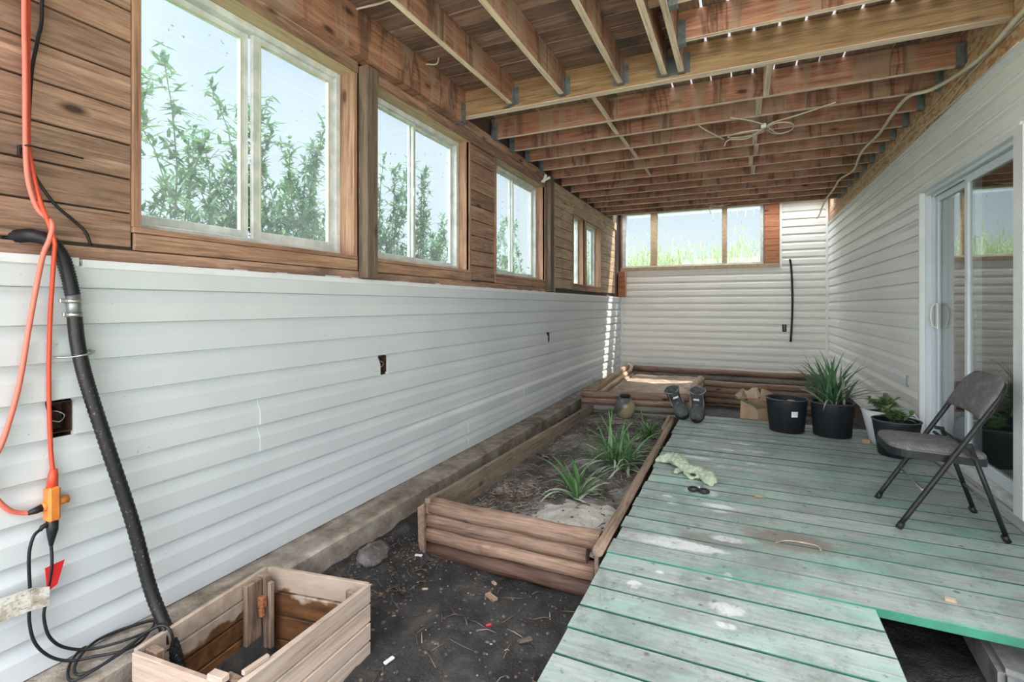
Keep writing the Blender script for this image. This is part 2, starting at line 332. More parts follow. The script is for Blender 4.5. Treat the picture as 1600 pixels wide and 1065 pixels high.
def leaf(name, c1, c2, trans=0.35, rough=0.5, streak=False):
    m, n, b = mat(name)
    v = coords(n, (1, 1, 1))
    c = ramp_(n, noise_(n, v, 5, 4, 0.6), [(0.35, c1), (0.65, c2)])
    n.links.new(c, b.inputs['Base Color']); b.inputs['Roughness'].default_value = rough
    t = N(n, 'ShaderNodeBsdfTranslucent'); n.links.new(c, t.inputs[0])
    mx = N(n, 'ShaderNodeMixShader'); mx.inputs[0].default_value = trans
    n.links.new(b.outputs[0], mx.inputs[1]); n.links.new(t.outputs[0], mx.inputs[2])
    n.links.new(mx.outputs[0], n.nodes['Material Output'].inputs['Surface'])
    return m
M['strap'] = leaf('strap_leaf_green', (0.055, 0.15, 0.045), (0.17, 0.30, 0.13), 0.2)
M['strapgrey'] = leaf('grey_green_old_leaves', (0.26, 0.34, 0.25), (0.50, 0.54, 0.44), 0.15)
M['potstrap'] = leaf('dark_strap_leaf', (0.04, 0.13, 0.06), (0.13, 0.27, 0.13), 0.2)
M['broad'] = leaf('fresh_broad_leaf', (0.08, 0.20, 0.055), (0.22, 0.38, 0.13), 0.3)
M['bush'] = leaf('shrub_leaf', (0.035, 0.11, 0.05), (0.13, 0.25, 0.12), 0.35)
M['gravel'] = plain('pale_bounce_ground', (0.55, 0.53, 0.48), 0.95)  # unseen pale ground, added to bounce sun up to the ceiling
M['twig'] = plain('grey_twigs', (0.10, 0.10, 0.085), 0.9)
M['reed'] = leaf('pale_tall_grass', (0.20, 0.28, 0.10), (0.38, 0.44, 0.22), 0.4)

def glass(name, haze=0.12, tint=(0.93, 0.97, 0.96), refl=1.0, dirt=True, hc=(0.82, 0.9, 0.9)):
    m = bpy.data.materials.new(name); m.use_nodes = True
    n = m.node_tree; n.nodes.clear()
    o = N(n, 'ShaderNodeOutputMaterial')
    tr = N(n, 'ShaderNodeBsdfTransparent'); tr.inputs[0].default_value = (*tint, 1)
    gl = N(n, 'ShaderNodeBsdfGlossy'); gl.inputs['Roughness'].default_value = 0.01
    df = N(n, 'ShaderNodeBsdfTranslucent'); df.inputs[0].default_value = (*hc, 1)
    lw_ = N(n, 'ShaderNodeLayerWeight'); lw_.inputs[0].default_value = 0.5
    pw = N(n, 'ShaderNodeMath', operation='POWER'); pw.inputs[1].default_value = 5.0; n.links.new(lw_.outputs['Facing'], pw.inputs[0])
    fm = N(n, 'ShaderNodeMath', operation='MULTIPLY_ADD'); fm.inputs[1].default_value = 0.9; fm.inputs[2].default_value = 0.045 * refl; fm.use_clamp = True
    n.links.new(pw.outputs[0], fm.inputs[0])
    v = coords(n, (1, 1, 1), False)
    g = noise_(n, v, 3.0, 5, 0.6)
    mrr = N(n, 'ShaderNodeMapRange'); mrr.inputs['From Min'].default_value = 0.3; mrr.inputs['From Max'].default_value = 0.7
    mrr.inputs['To Min'].default_value = haze * 0.6; mrr.inputs['To Max'].default_value = haze * 1.5
    n.links.new(g, mrr.inputs['Value'])
    m1 = N(n, 'ShaderNodeMixShader'); n.links.new(mrr.outputs[0], m1.inputs[0]); n.links.new(tr.outputs[0], m1.inputs[1]); n.links.new(df.outputs[0], m1.inputs[2])
    m2 = N(n, 'ShaderNodeMixShader'); n.links.new(fm.outputs[0], m2.inputs[0]); n.links.new(m1.outputs[0], m2.inputs[1]); n.links.new(gl.outputs[0], m2.inputs[2])
    last = m2
    if dirt:
        df2 = N(n, 'ShaderNodeBsdfDiffuse'); df2.inputs[0].default_value = (0.2, 0.2, 0.2, 1)
        dd = ramp_(n, noise_(n, v, 30, 2, 0.5), [(0.72, (0, 0, 0)), (0.76, (0.6, 0.6, 0.6))])
        m3 = N(n, 'ShaderNodeMixShader'); n.links.new(dd, m3.inputs[0]); n.links.new(m2.outputs[0], m3.inputs[1]); n.links.new(df2.outputs[0], m3.inputs[2]); last = m3
    n.links.new(last.outputs[0], o.inputs[0])
    return m
M['glass'] = glass('hazy_window_glass', 0.045)
M['glass_back'] = glass('dusty_back_window_glass', 0.02, hc=(0.95, 0.95, 0.9))
M['doorglass'] = glass('patio_door_glass', 0.03, refl=5.5)

for k_ in ('black', 'blackmetal', 'pot', 'boot'): M[k_].node_tree.nodes['Principled BSDF'].inputs['Specular IOR Level'].default_value = 0.3
# ------------------------------------------------------------------ mesh helpers
class MB:
    def __init__(s): s.bm = bmesh.new(); s.mi = 0
    def _tag(s, faces):
        for f in faces: f.material_index = s.mi
    def box(s, x0, x1, y0, y1, z0, z1, bev=0.0, mtx=None, rot=None):
        r = bmesh.ops.create_cube(s.bm, size=1)
        vs = r['verts']
        c = Vector(((x0 + x1) / 2, (y0 + y1) / 2, (z0 + z1) / 2)); d = (abs(x1 - x0), abs(y1 - y0), abs(z1 - z0))
        for v in vs:
            p = Vector((v.co.x * d[0], v.co.y * d[1], v.co.z * d[2]))
            if rot is not None: p = rot @ p
            v.co = c + p
        if mtx is not None:
            for v in vs: v.co = mtx @ v.co
        fs = set(f for v in vs for f in v.link_faces)
        s._tag(fs)
        if bev > 0:
            es = list(set(e for v in vs for e in v.link_edges))
            rr = bmesh.ops.bevel(s.bm, geom=es, offset=bev, segments=1, affect='EDGES', profile=0.5)
            s._tag(rr['faces'])
        return vs
    def bar(s, a, b, w, h, up=(0, 0, 1), bev=0.0):
        a = Vector(a); b = Vector(b); d = (b - a); L = d.length; d.normalize()
        u = Vector(up); x = d.cross(u).normalized(); u = x.cross(d)
        mt = Matrix((x, d, u)).transposed().to_4x4(); mt.translation = (a + b) / 2
        return s.box(-w / 2, w / 2, -L / 2, L / 2, -h / 2, h / 2, bev, mt)
    def tube(s, pts, r, seg=10, caps=True, radii=None, smooth_path=0, flat=1.0):
        P = [Vector(p) for p in pts]
        if smooth_path: P, radii = spline(P, smooth_path, radii)
        rings = []
        T0 = (P[1] - P[0]).normalized()
        ref = Vector((0, 0, 1)) if abs(T0.z) < 0.9 else Vector((1, 0, 0))
        nrm = T0.cross(ref).normalized()
        for i, p in enumerate(P):
            t = (P[min(i + 1, len(P) - 1)] - P[max(i - 1, 0)])
            t = t.normalized() if t.length > 1e-9 else T0
            nrm = (nrm - t * nrm.dot(t)); nrm = nrm.normalized() if nrm.length > 1e-6 else t.orthogonal().normalized()
            bn = t.cross(nrm)
            rr = radii[i] if radii else r
            rings.append([s.bm.verts.new(p + (nrm * math.cos(2 * PI * k / seg) + bn * math.sin(2 * PI * k / seg) * flat) * rr) for k in range(seg)])
        fs = []
        for i in range(len(rings) - 1):
            for k in range(seg):
                fs.append(s.bm.faces.new((rings[i][k], rings[i][(k + 1) % seg], rings[i + 1][(k + 1) % seg], rings[i + 1][k])))
        if caps:
            fs.append(s.bm.faces.new(rings[0][::-1])); fs.append(s.bm.faces.new(rings[-1]))
        for f in fs: f.smooth = True
        if caps: fs[-1].smooth = False; fs[-2].smooth = False
        s._tag(fs)
        return rings
    def lathe(s, prof, c=(0, 0, 0), seg=40, sx=1.0, sy=1.0, wob=None, cap=True):
        rings = []
        for i, (r, z) in enumerate(prof):
            rings.append([s.bm.verts.new((c[0] + r * sx * math.cos(2 * PI * k / seg) * (1 + (wob(k / seg) if wob else 0)), c[1] + r * sy * math.sin(2 * PI * k / seg) * (1 + (wob(k / seg) if wob else 0)), c[2] + z)) for k in range(seg)])
        fs = []
        for i in range(len(rings) - 1):
            for k in range(seg):
                fs.append(s.bm.faces.new((rings[i][k], rings[i][(k + 1) % seg], rings[i + 1][(k + 1) % seg], rings[i + 1][k])))
        for f in fs: f.smooth = True
        if cap and prof[0][0] > 1e-4: fs.append(s.bm.faces.new(rings[0][::-1]))
        s._tag(fs)
        return rings
    def poly(s, pts, smooth=False):
        f = s.bm.faces.new([s.bm.verts.new(p) for p in pts]); f.material_index = s.mi; f.smooth = smooth
        return f
    def slab(s, pts, t):   # polygon pushed along vector t
        t = Vector(t); a = [s.bm.verts.new(Vector(p)) for p in pts]; b = [s.bm.verts.new(Vector(p) + t) for p in pts]
        fs = [s.bm.faces.new(a), s.bm.faces.new(b[::-1])]
        k = len(a)
        for i in range(k): fs.append(s.bm.faces.new((a[i], b[i], b[(i + 1) % k], a[(i + 1) % k])))
        s._tag(fs)
    def grid(s, x0, x1, y0, y1, nx, ny, zf, smooth=True):
        vs = [[s.bm.verts.new((x0 + (x1 - x0) * i / nx, y0 + (y1 - y0) * j / ny, zf(x0 + (x1 - x0) * i / nx, y0 + (y1 - y0) * j / ny))) for i in range(nx + 1)] for j in range(ny + 1)]
        fs = [s.bm.faces.new((vs[j][i], vs[j][i + 1], vs[j + 1][i + 1], vs[j + 1][i])) for j in range(ny) for i in range(nx)]
        for f in fs: f.smooth = smooth
        s._tag(fs)
    def build(s, name, m, parent=None, recalc=True, **tagk):
        if recalc: bmesh.ops.recalc_face_normals(s.bm, faces=s.bm.faces[:])
        off = Vector(parent_world(parent))
        for v in s.bm.verts: v.co -= off
        me = bpy.data.meshes.new(name); s.bm.to_mesh(me); s.bm.free()
        for mm in (m if isinstance(m, (list, tuple)) else [m]): me.materials.append(M[mm] if isinstance(mm, str) else mm)
        o = bpy.data.objects.new(name, me); COL.objects.link(o)
        if parent is not None: o.parent = parent
        if tagk: tag(o, **tagk)
        return o
def parent_world(p):
    v = Vector((0, 0, 0))
    while p is not None: v += Vector(p.location); p = p.parent
    return v
def spline(P, n, radii=None):
    out_, ro = [], []
    Q = [P[0] * 2 - P[1]] + P + [P[-1] * 2 - P[-2]]
    for i in range(1, len(Q) - 2):
        for k in range(n):
            t = k / n; a, b_, c_, d = Q[i - 1], Q[i], Q[i + 1], Q[i + 2]
            out_.append(0.5 * ((2 * b_) + (c_ - a) * t + (2 * a - 5 * b_ + 4 * c_ - d) * t * t + (-a + 3 * b_ - 3 * c_ + d) * t ** 3))
            if radii: ro.append(radii[i - 1] * (1 - t) + radii[i] * t)
    out_.append(P[-1])
    if radii: ro.append(radii[-1])
    return out_, (ro if radii else None)
def tag(o, label=None, cat=None, group=None, kind=None):
    if label: o['label'] = label
    if cat: o['category'] = cat
    if group: o['group'] = group
    if kind: o['kind'] = kind
    return o
def thing(name, loc, label=None, cat=None, group=None, kind=None):
    o = bpy.data.objects.new(name, None); COL.objects.link(o); o.location = loc
    o.empty_display_size = 0.1
    return tag(o, label, cat, group, kind)
def recolor(o, fn):   # second material slot by face test (world-space normals)
    for p in o.data.polygons:
        if fn(p): p.material_index = 1
def sub_intervals(y0, y1, cuts):
    segs = [(y0, y1)]
    for a, b in cuts:
        ns = []
        for s0, s1 in segs:
            if b <= s0 or a >= s1: ns.append((s0, s1))
            else:
                if a > s0: ns.append((s0, a))
                if b < s1: ns.append((b, s1))
        segs = ns
    return segs

XL, XR, YB = -2.145, 1.336, 9.69
PITCH = 0.1288
ZB = -0.077
# ------------------------------------------------------------------ siding
def siding(name, m, parent, along, base, sgn, a0, a1, z0, z1, openings=(), seams=(), pitch=PITCH):
    """courses along 'y' (wall at x=base) or 'x' (wall at y=base); sgn = outward direction into the room"""
    mb = MB(); bm = mb.bm
    k = 0; z = z0
    while z < z1 - 0.005:
        zt = min(z + pitch, z1)
        cuts = [(o[0], o[1]) for o in openings if z + 0.02 < o[3] and zt - 0.02 > o[2]]
        for (s0, s1) in sub_intervals(a0, a1, cuts):
            pts = [s0] + sorted([q for (q, kk) in seams if kk == k and s0 < q < s1]) + [s1]
            for j in range(len(pts) - 1):
                ex = 0.003 * (j % 2)
                p0, p1 = pts[j], pts[j + 1] + (0.012 if j % 2 else 0)
                p1 = min(p1, s1)
                prof = [(0.0, z + 0.001), (0.012, z + 0.001), (0.016, z + 0.004), (0.015, z + pitch * 0.55), (0.013, z + pitch * 0.62), (0.002, z + pitch * 0.90), (0.002, z + pitch)]
                prof = [(o_ * 1.55 + ex, min(zz, z1)) for o_, zz in prof]
                vv = []
                for (o_, zz) in prof:
                    if along == 'y': vv.append((bm.verts.new((base + sgn * o_, p0, zz)), bm.verts.new((base + sgn * o_, p1, zz))))
                    else: vv.append((bm.verts.new((p0, base + sgn * o_, zz)), bm.verts.new((p1, base + sgn * o_, zz))))
                for i in range(len(vv) - 1):
                    q_ = (vv[i][0], vv[i][1], vv[i + 1][1], vv[i + 1][0])
                    f = bm.faces.new(q_ if (sgn > 0) == (along == 'y') else q_[::-1])
                for e_ in (0, 1):
                    bm.faces.new([q[e_] for q in vv] + [bm.verts.new((base, (p0, p1)[e_], min(z + pitch, z1)) if along == 'y' else ((p0, p1)[e_], base, min(z + pitch, z1)))])
        z += pitch; k += 1
    return mb.build(name, m, parent, recalc=False)

# left wall ---------------------------------------------------------
Y0 = -0.6
WINS = [(1.155, 2.33, 1.455, 2.57), (2.45, 3.74, 1.455, 2.57), (4.27, 5.565, 1.455, 2.57), (6.70, 7.25, 1.455, 2.44), (7.33, 8.18, 1.455, 2.44)]
wl = thing('wall_left', (XL, 0, 0), kind='structure', label='long left wall, white siding below and brown boards above')
mb = MB()
ebox = [(0.861, 0.933), (2.558, 2.632), (5.631, 5.715)]
zc0, zc1 = ZB + 6 * PITCH, ZB + 7 * PITCH
segs = sub_intervals(Y0, YB + 0.15, ebox)
mb.box(XL - 0.13, XL, Y0, YB + 0.15, -0.45, zc0)
for a, b in segs: mb.box(XL - 0.13, XL, a, b, zc0, zc1)
for a, b in ebox: mb.box(XL - 0.13, XL - 0.06, a, b, zc0, zc1)
mb.box(XL - 0.13, XL, Y0, YB + 0.15, zc1, 1.30); mb.box(XL - 0.13, XL - 0.022, Y0, YB + 0.15, 1.30, 1.43)
for (a, b) in sub_intervals(Y0, YB + 0.15, [(w_[0] - 0.02, w_[1] + 0.02) for w_ in WINS]): mb.box(XL - 0.13, XL - 0.022, a, b, 1.43, 2.59)
mb.box(XL - 0.13, XL - 0.022, Y0, YB + 0.15, 2.59, 3.0)
for w_ in WINS[3:]: mb.box(XL - 0.13, XL - 0.022, w_[0] - 0.02, w_[1] + 0.02, w_[3] + 0.02, 2.59)
mb.build('sheathing', 'backing', wl)
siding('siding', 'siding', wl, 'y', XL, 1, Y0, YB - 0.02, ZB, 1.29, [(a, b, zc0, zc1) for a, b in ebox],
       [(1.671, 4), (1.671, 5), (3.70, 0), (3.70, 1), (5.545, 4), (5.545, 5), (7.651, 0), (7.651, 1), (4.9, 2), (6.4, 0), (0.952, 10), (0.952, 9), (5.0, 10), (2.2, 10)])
mb = MB()
mb.box(XL, XL + 0.030, Y0, 0.945, 1.288, 1.318, 0.002); mb.box(XL, XL + 0.031, 0.955, YB - 0.02, 1.283, 1.313, 0.002)
mb.box(XL, XL + 0.036, YB - 0.06, YB - 0.02, ZB, 1.313, 0.002)
# torn nailing hem
y = 1.2
while y < 5.5:
    L = random.uniform(0.06, 0.2); mb.box(XL, XL + 0.004, y, y + L, 1.31, 1.312 + random.uniform(0.003, 0.012)); y += L + random.uniform(0.05, 0.35)
mb.build('siding_cap', 'vinyl', wl)
# planks
rows = [1.345, 1.372, 1.505, 1.637, 1.769, 1.906, 2.035, 2.167, 2.286, 2.42, 2.57]
mb = MB()
def planks(mb, y0, y1, joints=()):
    for i in range(1, len(rows) - 1):
        cuts = [y0] + [j for j in joints if random.random() < 0.5] + [y1]
        for a, b in zip(cuts[:-1], cuts[1:]):
            mb.box(XL - 0.022, XL + random.uniform(-0.002, 0.003), a + 0.002, b - 0.002, rows[i] + 0.0035, rows[i + 1] - 0.0035, 0.002)
planks(mb, Y0, 1.125, (0.1,)); planks(mb, 3.755, 4.262); planks(mb, 5.57, 5.6)
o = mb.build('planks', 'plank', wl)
mb = MB(); planks(mb, 5.85, 6.68, (6.2,)); planks(mb, 8.24, 9.25, (8.6,)); mb.build('pale_planks', 'plank_pale', wl)['label'] = 'pale horizontal planks'
mb = MB()   # dark strip above the siding
mb.box(XL - 0.02, XL + 0.004, Y0, 5.6, 1.312, 1.362, 0.003); mb.build('base_strip', 'plank', wl)
# header boards
mb = MB()
for a, b in ((Y0, 0.4), (0.405, 2.37), (2.56, 3.1), (3.105, 4.9), (4.905, 5.58)): mb.box(XL - 0.02, XL + 0.012, a, b - 0.003, 2.572, 2.66, 0.003)
for a, b in ((3.62, 4.9), (4.91, 5.58)): mb.box(XL - 0.02, XL + 0.02, a, b, 2.665, 2.74, 0.003)
mb.build('header_board', 'plank', wl)
mb = MB()
for a, b in ((5.86, 7.1), (7.11, 8.3), (8.31, 9.3)): mb.box(XL - 0.02, XL + 0.02, a, b, 2.56, 2.70, 0.003)
mb.box(XL - 0.02, XL + 0.012, 6.66, 8.24, 2.44, 2.56, 0.003)
mb.build('pale_header_board', 'plank_pale', wl)
# windows -----------------------------------------------------------
def left_window(idx, y0, y1, z0, z1, slide):
    d = 0.128
    xf = XL - d
    t = thing('window_%d' % idx, (XL, (y0 + y1) / 2, z0), kind='structure')
    # reveals
    mb = MB()
    mb.box(XL - d - 0.03, XL + 0.004, y0 - 0.022, y0, z0 - 0.02, z1 + 0.02, 0.001)
    mb.box(XL - d - 0.03, XL + 0.004, y1, y1 + 0.022, z0 - 0.02, z1 + 0.02, 0.001)
    mb.build('side_jamb', 'trimwood_z', t)
    mb = MB(); mb.box(XL - d - 0.03, XL + 0.004, y0 - 0.022, y1 + 0.022, z1, z1 + 0.02, 0.001); mb.build('head_jamb', 'trim_light', t)
    mb = MB(); mb.box(XL - d - 0.03, XL + 0.014, y0 - 0.03, y1 + 0.03, z0 - 0.022, z0, 0.002)
    mb.build('sill', 'trimwood', t)
    mb = MB(); mb.box(XL - 0.005, XL + 0.012, y0 - 0.025, y1 + 0.032, z0 - 0.09, z0 - 0.024, 0.002); mb.build('apron', 'trimwood', t)
    mb = MB(); mb.box(XL - 0.02, XL + 0.010, y0 - 0.03, y0, z0, z1, 0.002); mb.box(XL - 0.02, XL + 0.010, y1, y1 + 0.03, z0, z1, 0.002); mb.build('casing', 'trimwood_z', t)
    # outer frame
    fw = 0.035 if y1 - y0 > 0.9 else 0.025
    mb = MB()
    mb.box(xf - 0.05, xf + 0.03, y0, y0 + fw, z0, z1, 0.002); mb.box(xf - 0.05, xf + 0.03, y1 - fw, y1, z0, z1, 0.002)
    mb.box(xf - 0.05, xf + 0.03, y0 + fw, y1 - fw, z1 - fw, z1, 0.002); mb.box(xf - 0.05, xf + 0.035, y0 + fw, y1 - fw, z0, z0 + fw * 0.9, 0.002)
    mb.build('frame', 'white', t)
    yc = (y0 + y1) / 2 + slide
    if y1 - y0 > 0.7:
        for (a, b, xx) in (((y0 + fw, 1.737, xf - 0.03), (1.742, y1 - fw, xf - 0.002)) if idx == 1 else ((y0 + fw, yc + 0.02, xf - 0.002), (yc - 0.02, y1 - fw, xf - 0.028))):
            s = 0.046 if idx == 1 else 0.03; mb = MB()
            mb.box(xx - 0.01, xx + 0.012, a, a + s, z0 + fw * .9, z1 - fw, 0.002); mb.box(xx - 0.01, xx + 0.012, b - s, b, z0 + fw * .9, z1 - fw, 0.002)
            mb.box(xx - 0.01, xx + 0.012, a + s, b - s, z1 - fw - s * 0.8, z1 - fw, 0.002); mb.box(xx - 0.01, xx + 0.012, a + s, b - s, z0 + fw * .9, z0 + fw * .9 + s, 0.002)
            so = mb.build('sash', 'white', t)
            mb = MB(); e_ = 0.004
            mb.box(xx + 0.012, xx + 0.016, a + s - 0.006, a + s, z0 + fw * .9 + s, z1 - fw - s * .8); mb.box(xx + 0.012, xx + 0.016, b - s, b - s + 0.006, z0 + fw * .9 + s, z1 - fw - s * .8)
            mb.box(xx + 0.012, xx + 0.016, a + s, b - s, z1 - fw - s * .8, z1 - fw - s * .8 + 0.006); mb.build('glazing_stop', 'cream', so)
            mb = MB(); mb.box(xx - 0.002, xx + 0.002, a + s, b - s, z0 + fw * .9 + s, z1 - fw - s * .8); mb.build('pane', 'glass', so)
        mb = MB(); mb.box(xf + 0.012, xf + 0.02, yc - 0.012, yc + 0.006, (z0 + z1) / 2 - 0.03, (z0 + z1) / 2 + 0.03, 0.002); mb.build('latch', 'white', t)
    else:
        mb = MB(); mb.box(xf - 0.002, xf + 0.002, y0 + fw, y1 - fw, z0 + fw, z1 - fw); mb.build('pane', 'glass', t)
        mb = MB(); mb.box(xf - 0.01, xf + 0.014, (y0 + y1) / 2 - 0.018, (y0 + y1) / 2 + 0.018, z0 + fw, z1 - fw, 0.002); mb.build('sash', 'white', t)
for i, w_ in enumerate(WINS): left_window(i + 1, *w_, (0.0, 0.02, 0.0, 0, 0)[i])
# posts
def post(x0, x1, y0, y1, z0, z1, label, m='post'):
    mb = MB(); mb.box(x0, x1, y0, y1, z0, z1, 0.004)
    o = mb.build('timber_post', m); tag(o, label, 'post', 'timber posts along the left wall')
post(XL + 0.002, XL + 0.075, 2.375, 2.475, 1.318, 2.625, 'thick dark timber post between the first and second left windows')
post(XL + 0.002, XL + 0.07, 5.60, 5.72, 1.318, 2.72, 'dark timber post just past the third left window')
mb = MB(); mb.box(XL + 0.0, XL + 0.045, 5.74, 5.83, 1.318, 2.68, 0.003); tag(mb.build('timber_post', 'plank_pale'), 'light brown upright board fixed behind the dark post past the third left window', 'post', 'timber posts along the left wall')
mb = MB(); mb.box(XL, XL + 0.13, 9.50, 9.64, 1.318, 1.80, 0.003); tag(mb.build('corner_block', 'backwood'), 'short orange timber block in the far left corner above the siding', 'block')
# back wall ---------------------------------------------------------
wb = thing('wall_back', (0, YB, 0), kind='structure', label='far end wall with white siding and a wide window')
BW = (-2.10, 0.36, 1.88, 2.95)
mb = MB()
mb.box(XL - 0.13, XR + 0.15, YB, YB + 0.14, -0.45, BW[2]); mb.box(BW[1], XR + 0.15, YB, YB + 0.14, BW[2], 3.0); mb.box(XL - 0.13, BW[0], YB, YB + 0.14, BW[2], 3.0)
mb.box(BW[0], BW[1], YB, YB + 0.14, BW[3], 3.0)
mb.build('sheathing', 'backing', wb)
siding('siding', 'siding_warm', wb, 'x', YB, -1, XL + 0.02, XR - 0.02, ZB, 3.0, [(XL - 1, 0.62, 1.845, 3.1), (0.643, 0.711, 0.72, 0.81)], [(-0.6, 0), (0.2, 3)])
mb = MB()
mb.box(XL + 0.02, XL + 0.05, YB - 0.036, YB, ZB, 1.80, 0.002); mb.box(XR - 0.055, XR - 0.018, YB - 0.036, YB, ZB, 2.98, 0.002)
mb.box(0.605, 0.64, YB - 0.036, YB, 1.79, 2.98, 0.002); mb.box(XL + 0.02, 0.60, YB - 0.036, YB, 1.79, 1.812, 0.002)
mb.build('siding_trim', 'siding_warm', wb)
mb = MB()
for z in (1.885, 2.095, 2.305, 2.515, 2.725):
    mb.box(0.37, 0.602, YB - 0.036, YB, z, z + 0.205, 0.003)
    mb.box(XL + 0.02, -2.105, YB - 0.036, YB, z, z + 0.205, 0.003)
mb.build('side_boards', 'backwood', wb)
w6 = thing('window_6', ((BW[0] + BW[1]) / 2, YB, BW[2]), kind='structure')
mb = MB(); mb.box(-2.13, 0.60, YB - 0.048, YB + 0.10, 1.812, 1.88, 0.003); mb.build('sill', 'trim_light', w6)
mb = MB(); yf = YB + 0.03
for a, b in ((-2.10, -2.03), (0.31, 0.36)): mb.box(a, b, YB - 0.01, yf + 0.05, 1.88, 2.95, 0.002)
mb.box(-2.03, 0.31, YB, yf + 0.05, 1.88, 1.915, 0.002); mb.box(-2.03, 0.31, YB, yf + 0.05, 2.90, 2.95, 0.002)
mb.build('frame', 'white', w6)
mb = MB()
for a, b in ((-1.565, -1.44), (-0.31, -0.225)): mb.box(a, b, YB - 0.005, yf + 0.05, 1.915, 2.90, 0.003)
mb.build('mullion', 'trim_light', w6)
for a, b in ((-2.03, -1.565), (-1.44, -0.31), (-0.225, 0.31)):
    mb = MB(); mb.box(a, b, yf + 0.01, yf + 0.014, 1.915, 2.90); mb.build('pane', 'glass_back', w6)
# right wall --------------------------------------------------------
wr = thing('wall_right', (XR, 0, 0), kind='structure', label='right house wall in white siding with strand board above')
DY0, DY1, DZ1 = 3.47, 4.975, 2.045
mb = MB()
mb.box(XR, XR + 0.15, DY1, YB + 0.15, -0.45, 2.95); mb.box(XR, XR + 0.15, 1.9, DY0, -0.45, 2.95); mb.box(XR, XR + 0.15, DY0, DY1, DZ1, 2.95); mb.box(XR, XR + 0.15, DY0, DY1, -0.45, 0.0)
mb.build('sheathing', 'backing', wr)
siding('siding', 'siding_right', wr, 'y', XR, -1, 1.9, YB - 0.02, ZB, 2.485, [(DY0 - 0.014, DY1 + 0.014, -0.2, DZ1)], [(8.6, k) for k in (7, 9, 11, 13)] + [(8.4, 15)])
mb = MB()
mb.box(XR - 0.037, XR, 1.9, YB - 0.02, 2.48, 2.505, 0.002); mb.box(XR - 0.026, XR, 1.9, YB - 0.02, 2.465, 2.48, 0.002)
mb.box(XR - 0.037, XR, DY1, DY1 + 0.028, 0.0, DZ1 + 0.03, 0.002); mb.box(XR - 0.037, XR, DY0 - 0.10, DY0, 0.0, DZ1 + 0.03, 0.002); mb.box(XR - 0.037, XR, DY0, DY1, DZ1, DZ1 + 0.03, 0.002)
mb.box(XR - 0.037, XR, YB - 0.055, YB - 0.024, ZB, 2.48, 0.002)
mb.build('siding_trim', 'vinyl', wr)
mb = MB(); mb.box(XR - 0.008, XR, 1.9, YB, 2.505, 2.93); mb.build('strand_board', 'osb', wr)
mb = MB(); mb.box(XR - 0.016, XR, DY0 - 0.014, DY1 + 0.014, DZ1 + 0.028, 2.113, 0.002); mb.build('filler_strip', 'siding_right', wr)
mb = MB(); mb.box(XR - 0.032, XR - 0.018, 5.30, 5.345, 0.45, 0.46); mb.box(XR - 0.034, XR - 0.018, 5.325, 5.345, 0.45, 0.545, 0.002)
tag(mb.build('wall_hook', 'metal'), 'small grey L-shaped hook on the right wall siding above the planters', 'hook')
# sliding door ------------------------------------------------------
d1 = thing('door_1', (XR, (DY0 + DY1) / 2, 0), kind='structure')
mb = MB(); xo = XR + 0.13
mb.box(XR - 0.002, xo, DY1 - 0.02, DY1, 0.06, DZ1, 0.001); mb.box(XR - 0.002, xo, DY0, DY0 + 0.02, 0.06, DZ1, 0.001); mb.box(XR - 0.002, xo, DY0 + .02, DY1 - .02, DZ1 - 0.025, DZ1, 0.001)
mb.box(XR + 0.035, XR + 0.045, DY1 - 0.035, DY1 - 0.02, 0.1, DZ1 - 0.025); mb.box(XR + 0.035, XR + 0.045, DY0 + .02, DY1 - 0.02, DZ1 - 0.04, DZ1 - 0.025)
mb.build('door_frame', 'doorwhite', d1)
mb = MB(); mb.box(XR - 0.02, xo, DY0, DY1, 0.06, 0.10, 0.003); mb.box(XR + 0.03, XR + 0.036, DY0, DY1, 0.10, 0.118); mb.box(XR + 0.07, XR + 0.076, DY0, DY1, 0.10, 0.118)
mb.build('sill_track', 'white', d1)
mb = MB(); mb.box(XR - 0.040, xo, DY0 - 0.14, DY1 + 0.03, -0.0, 0.058, 0.003); mb.build('threshold', 'greyboard', d1)
yc = 4.24
def door_panel(y0, y1, x, name):
    s = 0.05; mb = MB()
    mb.box(x - 0.016, x + 0.016, y0, y0 + s, 0.11, DZ1 - 0.035, 0.003); mb.box(x - 0.016, x + 0.016, y1 - s, y1, 0.11, DZ1 - 0.035, 0.003)
    mb.box(x - 0.016, x + 0.016, y0 + s, y1 - s, 0.11, 0.18, 0.003); mb.box(x - 0.016, x + 0.016, y0 + s, y1 - s, DZ1 - 0.085, DZ1 - 0.035, 0.003)
    o = mb.build(name, 'doorwhite', d1)
    mb = MB(); mb.box(x - 0.003, x + 0.003, y0 + s, y1 - s, 0.18, DZ1 - 0.085); mb.build('pane', 'doorglass', o)
    return o
pa = door_panel(DY0 + 0.02, yc + 0.03, XR + 0.035, 'fixed_panel')
pb = door_panel(yc - 0.03, DY1 - 0.02, XR + 0.075, 'sliding_panel')
mb = MB(); xh = XR + 0.06
mb.tube([(xh, 4.90, 1.16), (xh - 0.035, 4.89, 1.15), (xh - 0.05, 4.885, 1.07), (xh - 0.035, 4.89, 0.99), (xh, 4.90, 0.975)], 0.009, 8, True, None, 5)
mb.box(xh - 0.012, xh, 4.885, 4.935, 0.965, 1.165, 0.003)
mb.build('handle', 'vinyl', pb)
